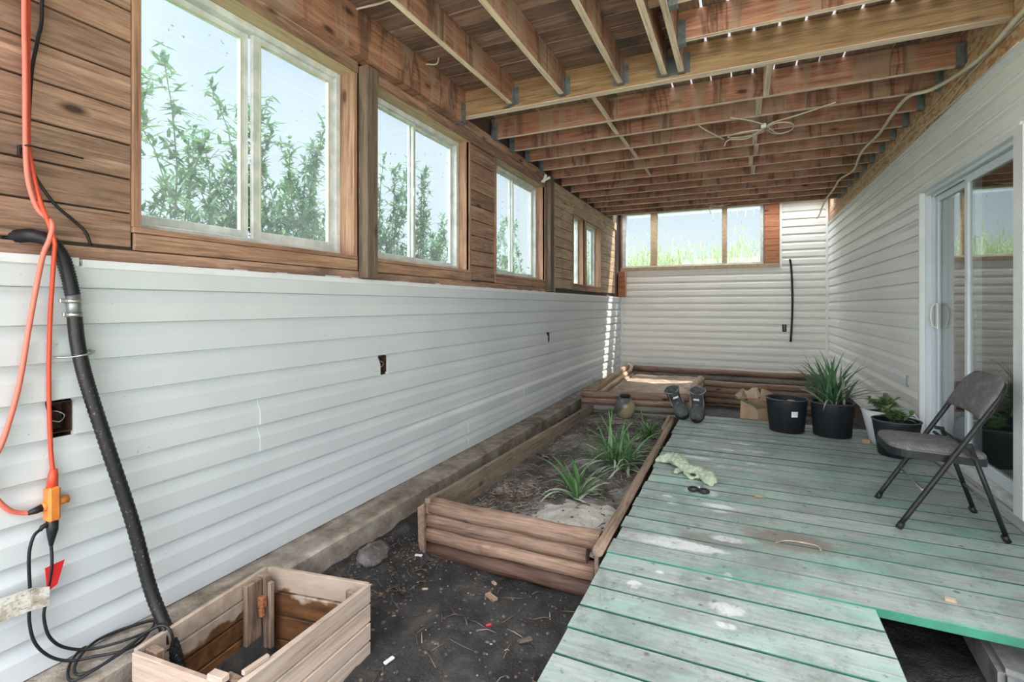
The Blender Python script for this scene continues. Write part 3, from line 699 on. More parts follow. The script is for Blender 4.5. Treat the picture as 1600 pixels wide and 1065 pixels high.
# dim room behind the door: carpet, walls, curtains
mb = MB()
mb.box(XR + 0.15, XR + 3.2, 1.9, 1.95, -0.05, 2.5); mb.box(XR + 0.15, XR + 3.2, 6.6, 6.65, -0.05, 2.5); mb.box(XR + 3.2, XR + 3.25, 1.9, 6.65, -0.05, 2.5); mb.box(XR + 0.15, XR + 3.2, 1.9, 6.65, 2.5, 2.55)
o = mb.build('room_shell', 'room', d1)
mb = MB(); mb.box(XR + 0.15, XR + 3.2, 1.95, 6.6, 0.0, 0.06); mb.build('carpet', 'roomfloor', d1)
def curtain(y0, y1, label):
    mb = MB(); nx = 60; zs = [0.14, 0.5, 1.0, 1.5, 2.1]
    vs = []
    for z in zs:
        fl = 1 + (2.1 - z) * 0.10
        yc_ = (y0 + y1) / 2
        vs.append([mb.bm.verts.new((XR + 0.26 + 0.03 * math.sin(i * 0.9) * fl + 0.01 * math.sin(i * 2.3 + z), yc_ + ((y0 - yc_) + (y1 - y0) * i / nx) * fl, z)) for i in range(nx + 1)])
    for j in range(len(zs) - 1):
        for i in range(nx):
            f = mb.bm.faces.new((vs[j][i], vs[j][i + 1], vs[j + 1][i + 1], vs[j + 1][i])); f.smooth = True
    o = mb.build('curtain', 'curtain'); md = o.modifiers.new('s', 'SOLIDIFY'); md.thickness = 0.002
    tag(o, label, 'curtain')
curtain(3.62, 4.05, 'white sheer curtain hanging behind the sliding door glass')

# ------------------------------------------------------------------ footing, ground
def nz(x, y, s, a, o=0): return a * noise.noise(Vector((x * s + o, y * s - o, o)))
mb = MB()
nx = 120
def footing_prof(y):
    e = -1.932 + nz(0, y, 3, 0.012, 4)
    return [(XL - 0.02, ZB + 0.002), (XL + 0.05, ZB - 0.004 + nz(y, 1, 9, .006)), (e - 0.03, ZB - 0.003 + nz(y, 2, 9, 0.008)), (e, ZB - 0.015 + nz(y, 4, 12, 0.006)), (e + nz(y, 3, 7, 0.008), -0.2), (e + 0.01, -0.45)]
prev = None
for i in range(nx + 1):
    y = Y0 + (YB - Y0) * i / nx
    cur = [mb.bm.verts.new((p[0], y, p[1])) for p in footing_prof(y)]
    if prev:
        for k in range(5):
            mb.bm.faces.new((prev[k], prev[k + 1], cur[k + 1], cur[k]))
    prev = cur
o = mb.build('footing_ledge', 'concrete'); tag(o, kind='structure')
o.name = 'trim_1'
def zfloor(x, y):
    z = -0.31 + nz(x, y, 2.2, 0.035, 1) + nz(x, y, 9, 0.018, 3) + nz(x, y, 25, 0.008, 5)
    t = max(0, min(1, (-1.55 - x) / 0.35)); z += t * 0.10 * (1 if y > 1.7 else 0.3)
    if -1.87 < x < -1.432 and 1.035 < y < 1.575: return -0.85
    t2 = max(0, 1 - math.hypot((x + 1.78) / 0.14, (y - 2.08) / 0.14)); z += 0.07 * min(1, t2 * 1.6)
    return z
mb = MB(); mb.grid(XL - 0.1, XR + 0.05, -1.2, YB + 0.02, 190, 520, zfloor)
tag(mb.build('floor', 'soil'), kind='structure')
mb = MB()
mb.grid(-60, XL - 0.13, -40, 60, 6, 8, lambda x, y: -0.25, False); mb.grid(XL - 0.13, 60, YB + 0.14, 60, 6, 6, lambda x, y: -0.25, False); mb.grid(XR + 3.3, 60, -1.2, YB + 0.14, 4, 4, lambda x, y: -0.25, False); mb.grid(XR + 0.05, XR + 3.3, -1.2, 1.9, 2, 2, lambda x, y: -0.25, False)
tag(mb.build('floor_outside', 'grass'), kind='structure')
mb = MB(); mb.grid(XL - 0.13, 60, -40, -1.2, 6, 6, lambda x, y: -0.25, False); tag(mb.build('floor_bounce', 'gravel'), kind='structure')  # unseen ground behind the viewer, made pale as a light bouncer
# ------------------------------------------------------------------ ceiling
ZJ, ZR = 2.72, 2.912
cl = thing('ceiling', (0, 4, ZR), kind='structure', label='board roof over the joists, gaps between the boards')
mb = MB(); y = -0.65
while y < 3.58:
    mb.box(XL - 0.1, -0.36, y + 0.002, y + 0.136, ZR + random.uniform(0, .003), ZR + 0.03, 0.002); y += 0.14
mb.build('crosswise_boards', 'roof_x', cl)
mb = MB(); x = -0.355
while x < XR + 0.1:
    mb.box(x + 0.004, x + 0.134, -0.65, 3.58, ZR + random.uniform(0, .003), ZR + 0.020, 0.001); x += 0.145
x = XL - 0.1
while x < XR + 0.1:
    g = random.uniform(0.006, 0.012) if -0.6 < x < 0.8 else random.uniform(0.0, 0.003)
    mb.box(x + g, x + 0.144, 3.582, 9.22, ZR + random.uniform(0, .004), ZR + 0.020, 0.001); x += 0.145
mb.build('lengthwise_boards', 'roof_y', cl)
mb = MB(); mb.box(XL - 0.1, XR + 0.1, 9.50, 9.85, ZR + 0.002, ZR + 0.025, 0.002); mb.build('shade_board', 'roof_x', cl)  # unseen strip added to keep slot light off the end wall
# joists ------------------------------------------------------------
def joist_mesh(axis, a0, a1, c, z0=ZJ, z1=ZR - 0.002, t=0.038, side='joist_x', edge='edge_x'):
    mb = MB()
    if axis == 'x': mb.box(a0, a1, c, c + t, z0, z1, 0.0015)
    else: mb.box(c - t / 2, c + t / 2, a0, a1, z0, z1, 0.0015)
    return mb
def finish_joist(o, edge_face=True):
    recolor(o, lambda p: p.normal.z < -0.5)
ordn = ['first', 'second', 'third', 'fourth', 'fifth', 'sixth', 'seventh', 'eighth', 'ninth', 'tenth', 'eleventh', 'twelfth']
def hanger(parent, x, y, axis, s):
    mb = MB(); t = 0.002
    if axis == 'x':   # joist running x, hanger at end x; s = toward joist
        a, b = sorted((x, x + s * 0.045))
        mb.box(a, b, y - 0.004, y, ZJ - 0.003, ZJ + 0.14); mb.box(a, b, y + 0.038, y + 0.042, ZJ - 0.003, ZJ + 0.14); mb.box(a, b, y - 0.004, y + 0.042, ZJ - 0.005, ZJ - 0.001)
        mb.box(x, x + s * 0.003, y - 0.035, y, ZJ, ZJ + 0.14); mb.box(x, x + s * 0.003, y + 0.038, y + 0.07, ZJ, ZJ + 0.14)
    else:
        a, b = sorted((y, y + s * 0.045))
        mb.box(x - 0.023, x - 0.019, a, b, ZJ - 0.003, ZJ + 0.14); mb.box(x + 0.019, x + 0.023, a, b, ZJ - 0.003, ZJ + 0.14); mb.box(x - 0.023, x + 0.023, a, b, ZJ - 0.005, ZJ - 0.001)
        a, b = sorted((y, y + s * 0.003))
        mb.box(x - 0.055, x - 0.02, a, b, ZJ, ZJ + 0.14); mb.box(x + 0.02, x + 0.055, a, b, ZJ, ZJ + 0.14)
    mb.build('joist_hanger', 'metal', parent)
JY = [4.17 + 0.4 * k for k in range(12)]
for k, y in enumerate(JY):
    t = thing('ceiling_joist', (0, y, ZJ), 'reddish ceiling joist across the room, %s one behind the big cross beam' % ordn[k], 'joist', 'joists across the far part of the ceiling')
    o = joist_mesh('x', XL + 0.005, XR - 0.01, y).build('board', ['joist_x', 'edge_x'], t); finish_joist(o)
    hanger(t, XR - 0.01, y, 'x', -1)
    if k in (0, 1, 2, 3): hanger(t, XL + 0.022, y, 'x', 1)
bt = thing('cross_beam', (0, 3.53, 2.70), 'big doubled yellow-brown beam spanning the room under the roof boards', 'beam')
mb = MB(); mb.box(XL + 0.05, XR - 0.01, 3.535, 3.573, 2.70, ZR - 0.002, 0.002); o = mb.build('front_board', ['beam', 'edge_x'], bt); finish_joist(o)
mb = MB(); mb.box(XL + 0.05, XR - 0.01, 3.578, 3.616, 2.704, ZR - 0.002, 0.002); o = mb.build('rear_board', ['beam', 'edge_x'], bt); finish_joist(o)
for x, nm in zip((-1.63, -1.21, -0.775), ('closest to the left windows', 'in the middle of the three single ones', 'furthest right of the three single ones')):
    t = thing('ceiling_joist', (x, 2, ZJ), 'lengthwise ceiling joist ending at the big beam, ' + nm, 'joist', 'lengthwise joists near the viewer')
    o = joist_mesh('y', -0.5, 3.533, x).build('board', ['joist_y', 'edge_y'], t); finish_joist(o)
    hanger(t, x, 3.533, 'y', -1)
for x, nm in ((-0.475, 'left one of the close pair'), (-0.365, 'right one of the close pair')):
    t = thing('ceiling_joist', (x, 2, ZJ), 'pale-edged ceiling joist, ' + nm, 'joist', 'lengthwise joists near the viewer')
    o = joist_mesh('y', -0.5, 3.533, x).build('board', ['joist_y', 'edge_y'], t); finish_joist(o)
    hanger(t, x, 3.533, 'y', -1)
t = thing('rim_joist', (XL, 2, 2.64), 'long rim joist running along the left wall above the windows', 'joist')
mb = MB(); mb.box(XL + 0.005, XL + 0.09, -0.5, 3.533, 2.64, ZR - 0.002, 0.002); o = mb.build('board', ['joist_y', 'joist_y'], t)
mb = MB(); mb.box(XL + 0.088, XL + 0.094, 3.46, 3.533, 2.63, 2.80, 0.001); mb.box(XL + 0.03, XL + 0.094, 3.46, 3.53, 2.63, 2.638, 0.001); mb.build('joist_hanger', 'metal', t)
for y, nm in ((3.12, 'nearest the big beam'), (2.70, 'the one nearer the viewer')):
    t = thing('ceiling_joist', (0.5, y, ZJ), 'short red cross joist in the right ceiling bay, ' + nm, 'joist', 'short cross joists in the right bay')
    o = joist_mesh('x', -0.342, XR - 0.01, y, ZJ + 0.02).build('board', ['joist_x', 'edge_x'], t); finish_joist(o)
    hanger(t, -0.344, y, 'x', 1)
# small piece between the pair
mb = MB(); mb.box(-0.455, -0.385, 2.72, 2.757, 2.76, ZR - 0.004, 0.002); tag(mb.build('blocking', 'joist_x'), 'short reddish block wedged between the close pair of ceiling joists', 'block')
# blocking between joists
for k, (x, y0, y1) in enumerate([(-1.02, 3.62, 4.17), (-1.035, 4.21, 4.57), (-1.02, 4.63, 4.97), (-1.01, 5.01, 5.37), (-1.0, 5.81, 6.17)]):
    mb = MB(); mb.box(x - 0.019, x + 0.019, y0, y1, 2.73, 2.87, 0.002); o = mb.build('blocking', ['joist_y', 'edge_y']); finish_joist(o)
    tag(o, 'pale wooden blocking between ceiling joists, %s of the left row counting from the big beam' % ordn[k], 'block', 'left row of joist blocking')
for k, (x, y0, y1) in enumerate([(0.17, 3.62, 4.17), (0.13, 4.21, 4.57), (0.12, 5.01, 5.37), (0.14, 5.41, 5.77), (0.10, 5.81, 6.17), (0.13, 6.21, 6.57)]):
    mb = MB(); mb.box(x - 0.019, x + 0.019, y0, y1, 2.72, 2.87, 0.002); o = mb.build('blocking', 'edge_y')
    tag(o, 'pale wooden blocking between ceiling joists, %s of the right row counting from the big beam' % ordn[k], 'block', 'right row of joist blocking')
# cables under the ceiling -----------------------------------------
def cable(name, pts, r, m, label=None, cat='cable', parent=None, sp=6, seg=8, group=None):
    mb = MB(); mb.tube(pts, r, seg, True, None, sp)
    o = mb.build(name, m, parent)
    if label: tag(o, label, cat, group)
    return o
cable('conduit', [(1.30, 2.6, 2.66), (1.30, 3.36, 2.64), (1.29, 3.88, 2.62), (1.22, 4.36, 2.66), (1.12, 4.53, 2.685), (1.11, 4.9, 2.69), (1.125, 5.4, 2.69), (1.10, 5.9, 2.69), (1.12, 6.2, 2.70), (1.17, 6.78, 2.70), (1.105, 7.23, 2.70), (1.12, 7.68, 2.70), (1.12, 8.4, 2.69), (1.14, 9.0, 2.66), (1.17, 9.5, 2.64), (1.15, 9.63, 2.60)],
      0.013, 'wire', 'thick cream conduit hung under the joists, ending loose at the back wall', 'conduit')
for dz, nm in ((0.0, 'upper'), (-0.05, 'lower')):
    pts = [(XR - 0.016, y, 2.66 + dz + 0.02 * math.sin(y * 3 + dz * 60) - (0.04 if 4.2 < y < 5.0 else 0)) for y in (2.2, 2.9, 3.5, 4.1, 4.6, 5.2, 5.9, 6.6, 7.4, 8.2, 9.0, 9.55)]
    cable('cable', pts, 0.005, 'wire', 'thin tan cable along the strand board on the right, %s of the two' % nm, 'cable', None, 6, 6, 'thin cables on the strand board')
cable('cable', [(XR - 0.043, 3.4, 2.50), (XR - 0.043, 4.3, 2.512), (XR - 0.045, 4.8, 2.53), (XR - 0.043, 5.2, 2.512), (XR - 0.043, 6.5, 2.515), (XR - 0.043, 9.4, 2.51)], 0.005, 'wire', 'white wire lying along the top edge of the right wall siding')
t = thing('cable_coil', (0.2, 4.8, 2.69), 'loose coil of cream cable dangling under the ceiling joists', 'cable')
mb = MB()
mb.tube([(0.66, 4.50, 2.71), (0.45, 4.62, 2.70), (0.26, 4.73, 2.70), (0.20, 4.75, 2.68)], 0.006, 6, True, None, 6)
def ringp(cx, cy, cz, rx, ry, a0, a1, tz=0.02, n_=14): return [(cx + rx * math.cos(a0 + (a1 - a0) * i / n_), cy + ry * math.sin(a0 + (a1 - a0) * i / n_), cz + tz * math.sin(3.1 * i / n_)) for i in range(n_ + 1)]
mb.tube(ringp(0.31, 4.84, 2.69, 0.10, 0.15, PI, 3 * PI, -0.02), 0.006, 6)
mb.tube(ringp(0.04, 4.88, 2.69, 0.15, 0.07, 0, 2 * PI, -0.02), 0.006, 6)
mb.tube([(0.20, 4.75, 2.685), (0.08, 4.62, 2.70), (-0.08, 4.5, 2.71)], 0.006, 6, True, None, 6)
mb.tube([(0.20, 4.75, 2.68), (0.06, 4.95, 2.66), (-0.10, 5.0, 2.68), (-0.14, 4.97, 2.62)], 0.006, 6, True, None, 6)
mb.tube([(-0.14, 4.97, 2.68), (-0.28, 4.7, 2.70), (-0.36, 4.6, 2.74)], 0.006, 6, True, None, 6)
mb.tube([(0.20, 4.75, 2.68), (0.26, 4.86, 2.66), (0.30, 4.96, 2.67)], 0.006, 6, True, None, 6)
mb.build('loops', 'wire', t)
mb = MB(); mb.box(0.155, 0.195, 4.72, 4.77, 2.665, 2.70, 0.004); mb.build('clamp', 'vinyl', t)
t = thing('cable_coil', (-0.35, 8.2, 2.68), 'small snarl of pale cable hanging below the last joists by the end window', 'cable')
mb = MB(); mb.tube(ringp(-0.35, 8.2, 2.68, 0.10, 0.06, 0, 2 * PI, -0.03), 0.005, 6); mb.tube([(-0.40, 8.2, 2.72), (-0.44, 8.18, 2.63), (-0.42, 8.2, 2.56)], 0.005, 6, True, None, 4); mb.tube([(-0.5, 8.2, 2.70), (-0.3, 8.15, 2.66), (-0.15, 8.2, 2.69)], 0.005, 6, True, None, 4); mb.build('loops', 'wire', t)
cable('cable', [(-2.16, 2.26, 2.898), (-2.0, 2.27, 2.895), (-1.88, 2.28, 2.895), (-1.70, 2.27, 2.90)], 0.006, 'wire', 'short grey-white cable stub stapled under the roof boards near the rim joist')
cable('cable', [(-2.04, 2.95, 2.87), (-1.97, 2.98, 2.87), (-1.93, 2.95, 2.895)], 0.005, 'wire', 'tiny hooked cable end poking out beside the rim joist')
mb = MB()
mb.bar((XL + 0.02, 5.42, 2.60), (XL + 0.09, 5.50, 2.66), 0.05, 0.03, bev=0.006); mb.bar((XL + 0.03, 5.46, 2.60), (XL + 0.06, 5.47, 2.69), 0.03, 0.03, bev=0.004)
tag(mb.build('wall_lamp', 'vinyl'), 'small white clamp fitting at the top of the dark post past the third window', 'fitting')
# ------------------------------------------------------------------ hoses and cords by the left wall
t = thing('suction_hose', (-2.05, 1.0, 0), 'black corrugated hose coming out of the boards and running down into the wooden crate', 'hose')
P = [Vector(p) for p in [(-2.19, 0.775, 1.365), (-2.15, 0.79, 1.375), (-2.105, 0.815, 1.378), (-2.085, 0.85, 1.362), (-2.085, 0.882, 1.315), (-2.09, 0.903, 1.25), (-2.09, 0.915, 1.185)]]
pp, _ = spline(P, 14)
mb = MB(); mb.tube(pp, 0.022, 16, True, [0.0225 if i % 2 else 0.0195 for i in range(len(pp))]); mb.build('upper_hose', 'black', t)
mb = MB(); mb.tube([(-2.09, 0.915, 1.19), (-2.09, 0.919, 1.11)], 0.0205, 18); mb.build('coupling', 'metal', t)
P = [Vector(p) for p in [(-2.09, 0.919, 1.125), (-2.088, 0.925, 1.04), (-2.08, 0.932, 0.97), (-2.068, 0.948, 0.87), (-2.05, 1.00, 0.64), (-2.02, 1.062, 0.36), (-1.975, 1.10, 0.10), (-1.885, 1.125, -0.10), (-1.83, 1.14, -0.30), (-1.80, 1.15, -0.50)]]
pp, _ = spline(P, 26)
m, n, b = mat('scuffed_black_hose')
v = coords(n, (1, 1, 1), False); g = noise_(n, v, 85, 4, 0.7)
n.links.new(ramp_(n, g, [(0.60, (0.006, 0.006, 0.007)), (0.70, (0.18, 0.18, 0.17))]), b.inputs['Base Color']); b.inputs['Roughness'].default_value = 0.45
M['hose2'] = m
mb = MB(); mb.tube(pp, 0.022, 16, True, [0.0225 if i % 2 else 0.0205 for i in range(len(pp))]); mb.build('lower_hose', 'hose2', t)
def clamp(c, r, nm='hose_clamp', mt='chrome', ears=0.0):
    mb = MB(); mb.tube([(c[0], c[1], c[2] - 0.007), (c[0], c[1], c[2] + 0.007)], r, 20)
    if ears:
        mb.box(c[0] - 0.006, c[0] + 0.006, c[1] - r - ears, c[1] - r + 0.01, c[2] - 0.006, c[2] + 0.008, 0.002); 
    mb.build(nm, mt, t)
clamp((-2.09, 0.916, 1.165), 0.0245, ears=0.014); clamp((-2.09, 0.919, 1.118), 0.0245, ears=0.008)
mb = MB(); mb.tube([(-2.145 + 0.02, 0.872, 0.975), (-2.10, 0.90, 0.972), (-2.062, 0.93, 0.978), (-2.07, 0.965, 0.985), (-2.12, 0.975, 0.99)], 0.007, 8, True, None, 5, 0.5)
mb.build('pipe_strap', 'chrome', t)
cable('hanging_cord', [(-2.11, 0.80, 2.75), (-2.105, 0.793, 2.136), (-2.10, 0.793, 1.93), (-2.10, 0.794, 1.69), (-2.10, 0.798, 1.579), (-2.10, 0.81, 1.509), (-2.10, 0.829, 1.46), (-2.052, 0.842, 1.42), (-2.052, 0.836, 1.366), (-2.06, 0.82, 1.30), (-2.09, 0.802, 1.102), (-2.10, 0.779, 0.898), (-2.10, 0.745, 0.742), (-2.10, 0.717, 0.66), (-2.10, 0.712, 0.60), (-2.10, 0.725, 0.55), (-2.10, 0.756, 0.502), (-2.10, 0.787, 0.482), (-2.095, 0.803, 0.478)],
      0.0075, 'pink', 'faded coral extension cord hanging in a long loop down the left wall', 'cord')
cable('hanging_cord', [(-2.115, 0.812, 2.75), (-2.112, 0.805, 2.146), (-2.112, 0.805, 1.937), (-2.112, 0.806, 1.697), (-2.11, 0.814, 1.605), (-2.10, 0.829, 1.504), (-2.06, 0.834, 1.43), (-2.05, 0.848, 1.36), (-2.06, 0.851, 1.315), (-2.10, 0.857, 1.101), (-2.108, 0.857, 0.886), (-2.108, 0.862, 0.669), (-2.10, 0.866, 0.575)],
      0.0068, 'red', 'bright orange-red extension cord hanging straight down to the three-way plug', 'cord')
t = thing('outlet_splitter', (-2.09, 0.86, 0.5), 'orange three-way outlet block hanging on the red cord', 'splitter')
mb = MB(); mb.box(-2.115, -2.07, 0.842, 0.876, 0.43, 0.545, 0.007); mb.tube([(-2.092, 0.87, 0.49), (-2.092, 0.902, 0.49)], 0.014, 12); mb.tube([(-2.092, 0.85, 0.485), (-2.092, 0.832, 0.483)], 0.015, 12); mb.build('body', 'orange', t)
mb = MB(); mb.tube([(-2.10, 0.866, 0.60), (-2.098, 0.864, 0.58), (-2.094, 0.860, 0.54)], 0.012, 10, True, [0.010, 0.014, 0.016]); mb.build('cord_socket', 'red', t)
mb = MB(); mb.tube([(-2.094, 0.797, 0.478), (-2.092, 0.815, 0.480), (-2.092, 0.835, 0.484)], 0.011, 10, True, [0.007, 0.011, 0.013]); mb.build('side_plug', 'black', t)
mb = MB(); mb.tube([(-2.09, 0.859, 0.435), (-2.09, 0.859, 0.40), (-2.09, 0.857, 0.375), (-2.09, 0.856, 0.35)], 0.012, 10, True, [0.017, 0.016, 0.011, 0.006]); mb.tube([(-2.09, 0.855, 0.425), (-2.09, 0.832, 0.42), (-2.09, 0.826, 0.41)], 0.008, 8, True, [0.010, 0.008, 0.006]); mb.build('bottom_plug', 'black', t)
cable('power_cord', [(-2.09, 0.828, 0.415), (-2.08, 0.806, 0.400), (-2.08, 0.795, 0.341), (-2.08, 0.798, 0.215), (-2.08, 0.796, 0.134), (-2.08, 0.811, 0.053), (-2.075, 0.85, -0.015), (-2.06, 0.90, -0.055), (-2.02, 0.95, -0.06), (-1.97, 1.00, -0.06), (-1.955, 1.045, -0.058), (-1.99, 1.10, -0.06), (-2.05, 1.15, -0.062), (-2.10, 1.08, -0.064), (-2.125, 0.97, -0.066), (-2.07, 0.90, -0.066), (-1.99, 0.86, -0.066), (-1.955, 0.88, -0.064), (-1.93, 0.99, -0.04), (-1.935, 1.05, -0.025), (-1.915, 1.09, -0.01), (-1.885, 1.095, -0.02), (-1.875, 1.10, -0.07)],
      0.0048, 'black', 'thin black power cord looped on the concrete ledge, its outer strand with the paper label', 'cord', None, 8)
cable('power_cord', [(-2.09, 0.856, 0.352), (-2.08, 0.853, 0.282), (-2.08, 0.838, 0.174), (-2.08, 0.833, 0.123), (-2.08, 0.848, 0.051), (-2.08, 0.89, -0.01), (-2.06, 0.96, -0.052), (-2.0, 1.05, -0.052), (-1.985, 1.13, -0.052), (-2.02, 1.165, -0.054), (-2.07, 1.12, -0.056), (-2.11, 1.0, -0.058), (-2.05, 0.91, -0.058), (-1.975, 0.875, -0.058), (-1.945, 0.92, -0.055), (-1.935, 1.0, -0.035), (-1.925, 1.06, -0.015), (-1.90, 1.095, -0.006), (-1.865, 1.105, -0.025), (-1.855, 1.11, -0.08)],
      0.0048, 'black', 'second thin black power cord under the orange block, the one with the red flag', 'cord', None, 8)
mb = MB(); mb.slab([(-2.082, 0.836, 0.285), (-2.082, 0.888, 0.290), (-2.078, 0.866, 0.218), (-2.078, 0.840, 0.208)], (0.003, 0, 0)); tag(mb.build('warning_flag', 'tagred'), 'small red plastic flag on the black cord below the orange block', 'tag')
m, n, b = mat('smudged_printed_label')
v = coords(n, (1, 1, 1), False)
c = ramp_(n, noise_(n, v, 20, 5, 0.7), [(0.42, (0.42, 0.36, 0.28)), (0.55, (0.70, 0.68, 0.62))])
mp = N(n, 'ShaderNodeMapping'); mp.inputs['Scale'].default_value = (1, 30, 70); n.links.new(v, mp.inputs[0])
c = mixc(n, ramp_(n, noise_(n, mp.outputs[0], 2, 2, 0.4), [(0.60, (0, 0, 0)), (0.66, (0.6, 0.6, 0.6))]), c, (0.16, 0.14, 0.13))
n.links.new(c, b.inputs['Base Color']); M['label'] = m
mb = MB(); mb.slab([(-2.088, 0.66, 0.245), (-2.076, 0.80, 0.240), (-2.074, 0.845, 0.222), (-2.074, 0.843, 0.160), (-2.076, 0.80, 0.168), (-2.088, 0.66, 0.172)], (0.002, 0, 0)); tag(mb.build('cord_label', 'label'), 'long dirty white paper label wrapped round the black cords at the left edge', 'label')
mb = MB(); mb.tube([(-2.115, 0.785, 1.655), (-2.10, 0.79, 1.665), (-2.085, 0.80, 1.666), (-2.10, 0.83, 1.669), (-2.125, 0.96, 1.673)], 0.003, 6, True, None, 4); mb.box(-2.125, -2.112, 0.782, 0.792, 1.635, 1.668, 0.001); tag(mb.build('cable_tie', 'black'), 'black cable tie with a long loose tail round the hanging cords', 'cable tie')
cable('black_wire', [(-2.115, 0.83, 2.75), (-2.125, 0.846, 2.171), (-2.125, 0.835, 2.037), (-2.12, 0.818, 1.924), (-2.12, 0.810, 1.75), (-2.12, 0.813, 1.648), (-2.12, 0.826, 1.578), (-2.12, 0.877, 1.496), (-2.118, 0.930, 1.446), (-2.115, 0.962, 1.412), (-2.115, 0.979, 1.364)], 0.0055, 'black', 'black wire bending away from the coral cords to a loose end over the boards', 'wire')
# wall boxes
def wall_box(y0, y1, z0, z1, label, big=False):
    t = thing('junction_box', (XL, (y0 + y1) / 2, z0), label, 'junction box')
    mb = MB(); x0, x1 = XL - 0.055, XL + 0.012; w_ = 0.003
    mb.box(x0, x0 + w_, y0, y1, z0, z1); mb.box(x0, x1, y0, y0 + w_, z0, z1); mb.box(x0, x1, y1 - w_, y1, z0, z1); mb.box(x0, x1, y0, y1, z0, z0 + w_); mb.box(x0, x1, y0, y1, z1 - w_, z1)
    mb.build('box', 'copper', t)
    yc_ = (y0 + y1) / 2; zc_ = (z0 + z1) / 2
    mb = MB(); mb.tube([(x0 + .01, y0 + .015, zc_ - .02), (XL - .01, yc_ - .01, zc_ + .02), (XL + 0.005, yc_ + .015, zc_ + .005), (XL - .005, yc_ + .008, zc_ - .018), (XL - .01, yc_ - .012, zc_ - .012)], 0.0022, 6, True, None, 6); mb.build('bare_wire', 'chrome', t)
    mb = MB(); mb.tube([(x0 + .01, yc_, z1 - .02), (XL - .01, yc_ + .008, zc_ + .01), (XL - .02, yc_ + .02, zc_ - .03)], 0.004, 6, True, None, 6); mb.build('black_lead', 'black', t)
wall_box(0.863, 0.931, 0.712, 0.818, 'open rusty wall box with wires in the siding beside the black hose')
wall_box(2.560, 2.630, 0.712, 0.818, 'open outlet hole with wires in the middle of the left siding')
wall_box(5.633, 5.713, 0.712, 0.818, 'small outlet hole far along the left siding')
t = thing('outlet_box', (0.677, YB, 0.72), 'black double outlet in the end wall siding next to the black pipe', 'outlet')
mb = MB(); mb.box(0.645, 0.708, YB - 0.024, YB - 0.002, 0.715, 0.825, 0.002); mb.build('box', 'black', t)
mb = MB(); mb.box(0.673, 0.680, YB - 0.027, YB - 0.023, 0.72, 0.82); mb.build('divider', 'metal', t)
mb = MB(); mb.tube([(0.757, YB - 0.04, 1.94), (0.772, YB - 0.035, 1.85), (0.786, YB - 0.035, 1.662), (0.797, YB - 0.035, 1.226), (0.788, YB - 0.035, 0.85), (0.770, YB - 0.04, 0.53)], 0.017, 12, True, None, 6)
tag(mb.build('wall_pipe', 'black'), 'length of curved black pipe standing against the end wall siding', 'pipe')

# ------------------------------------------------------------------ deck
dk = thing('deck', (0.4, 3.2, 0), 'weathered green painted plank deck along the right side', 'deck')
y = 0.82
e0 = 2.294 - 0.148 * 10
for k in range(10):
    a = e0 + 0.148 * k
    mb = MB(); g = random.choice((0.006, 0.007, 0.009)); tz = random.uniform(-0.003, 0.001)
    x0 = -0.572 + random.uniform(-0.006, 0.006)
    mb.slab([(x0, a + g, -0.036), (0.467 + random.uniform(-.003, .003) , a + g, -0.036), (0.467, a + 0.148 - 0.001, -0.036), (x0 + 0.001, a + 0.148 - 0.001, -0.036)], (0, 0, 0.03 + tz))
    bmesh.ops.bevel(mb.bm, geom=mb.bm.edges[:], offset=0.002, segments=1, affect='EDGES')
    o = mb.build('deck_board', ['deck', 'deckside'], dk); recolor(o, lambda p: abs(p.normal.z) < 0.9)
k = 0; a = 2.294
while a < 5.45:
    mb = MB(); g = random.choice((0.005, 0.006, 0.009)); tz = random.uniform(-0.0035, 0.0)
    x0 = -0.565 + random.uniform(-0.008, 0.006); x1 = XR - 0.038
    b_ = a + 0.148 - g
    mb.box(x0, x1, a, b_, -0.036, tz, 0.002)
    o = mb.build('deck_board', ['deck', 'deckfront' if a < 2.3 else 'deckside'], dk); recolor(o, lambda p: abs(p.normal.z) < 0.9)
    a += 0.148
for x in (-0.45, 0.42):
    mb = MB(); mb.box(x - 0.02, x + 0.02, 0.85, 5.44, -0.20, -0.0365); mb.build('deck_bearer', 'post', dk)
mb = MB(); mb.box(1.22, 1.26, 2.36, 5.44, -0.20, -0.0365); mb.build('deck_bearer', 'post', dk)
mb = MB()
mb.slab([(0.84, 2.34, -0.30), (1.3, 2.20, -0.30), (1.3, 2.9, -0.30), (0.88, 2.9, -0.30)], (0, 0, 0.15)); bmesh.ops.bevel(mb.bm, geom=mb.bm.edges[:], offset=0.02, segments=2, affect='EDGES')
tag(mb.build('concrete_block', 'brickgrey'), 'grey concrete lump in the dark pit under the deck edge', 'block')

# ------------------------------------------------------------------ log beds
def log(mb, a, b, r, jag=0.0, seg=14, flat_side=True):
    a = Vector(a); b = Vector(b); n_ = 12
    pts = [a + (b - a) * i / n_ for i in range(n_ + 1)]
    ph = random.uniform(0, 9)
    mb.tube([p + Vector((0, 0, 0.003 * math.sin(i * 1.1 + ph))) for i, p in enumerate(pts)], r, seg, True, [r * (1 + 0.03 * math.sin(i * 1.7 + ph)) for i in range(n_ + 1)])
bed = thing('planting_bed', (-1.13, 2.42, -0.3), 'long narrow raised bed of brown logs between the footing and the green deck', 'raised bed')
r = 0.046
for i, (zc_, xe) in enumerate(((-0.272, -0.60), (-0.185, -0.66), (-0.105, -0.70), (-0.025, -0.635))):
    mb = MB(); log(mb, (-1.672 + (0.02 if i == 3 else 0) + random.uniform(-.01, .01), 2.44 - (0.006 if i < 2 else 0), zc_), (xe, 2.435, zc_ - 0.002), r + (0.002 if i == 3 else 0))
    mb.build('log', 'log_wet' if i == 0 else 'log_x', bed)
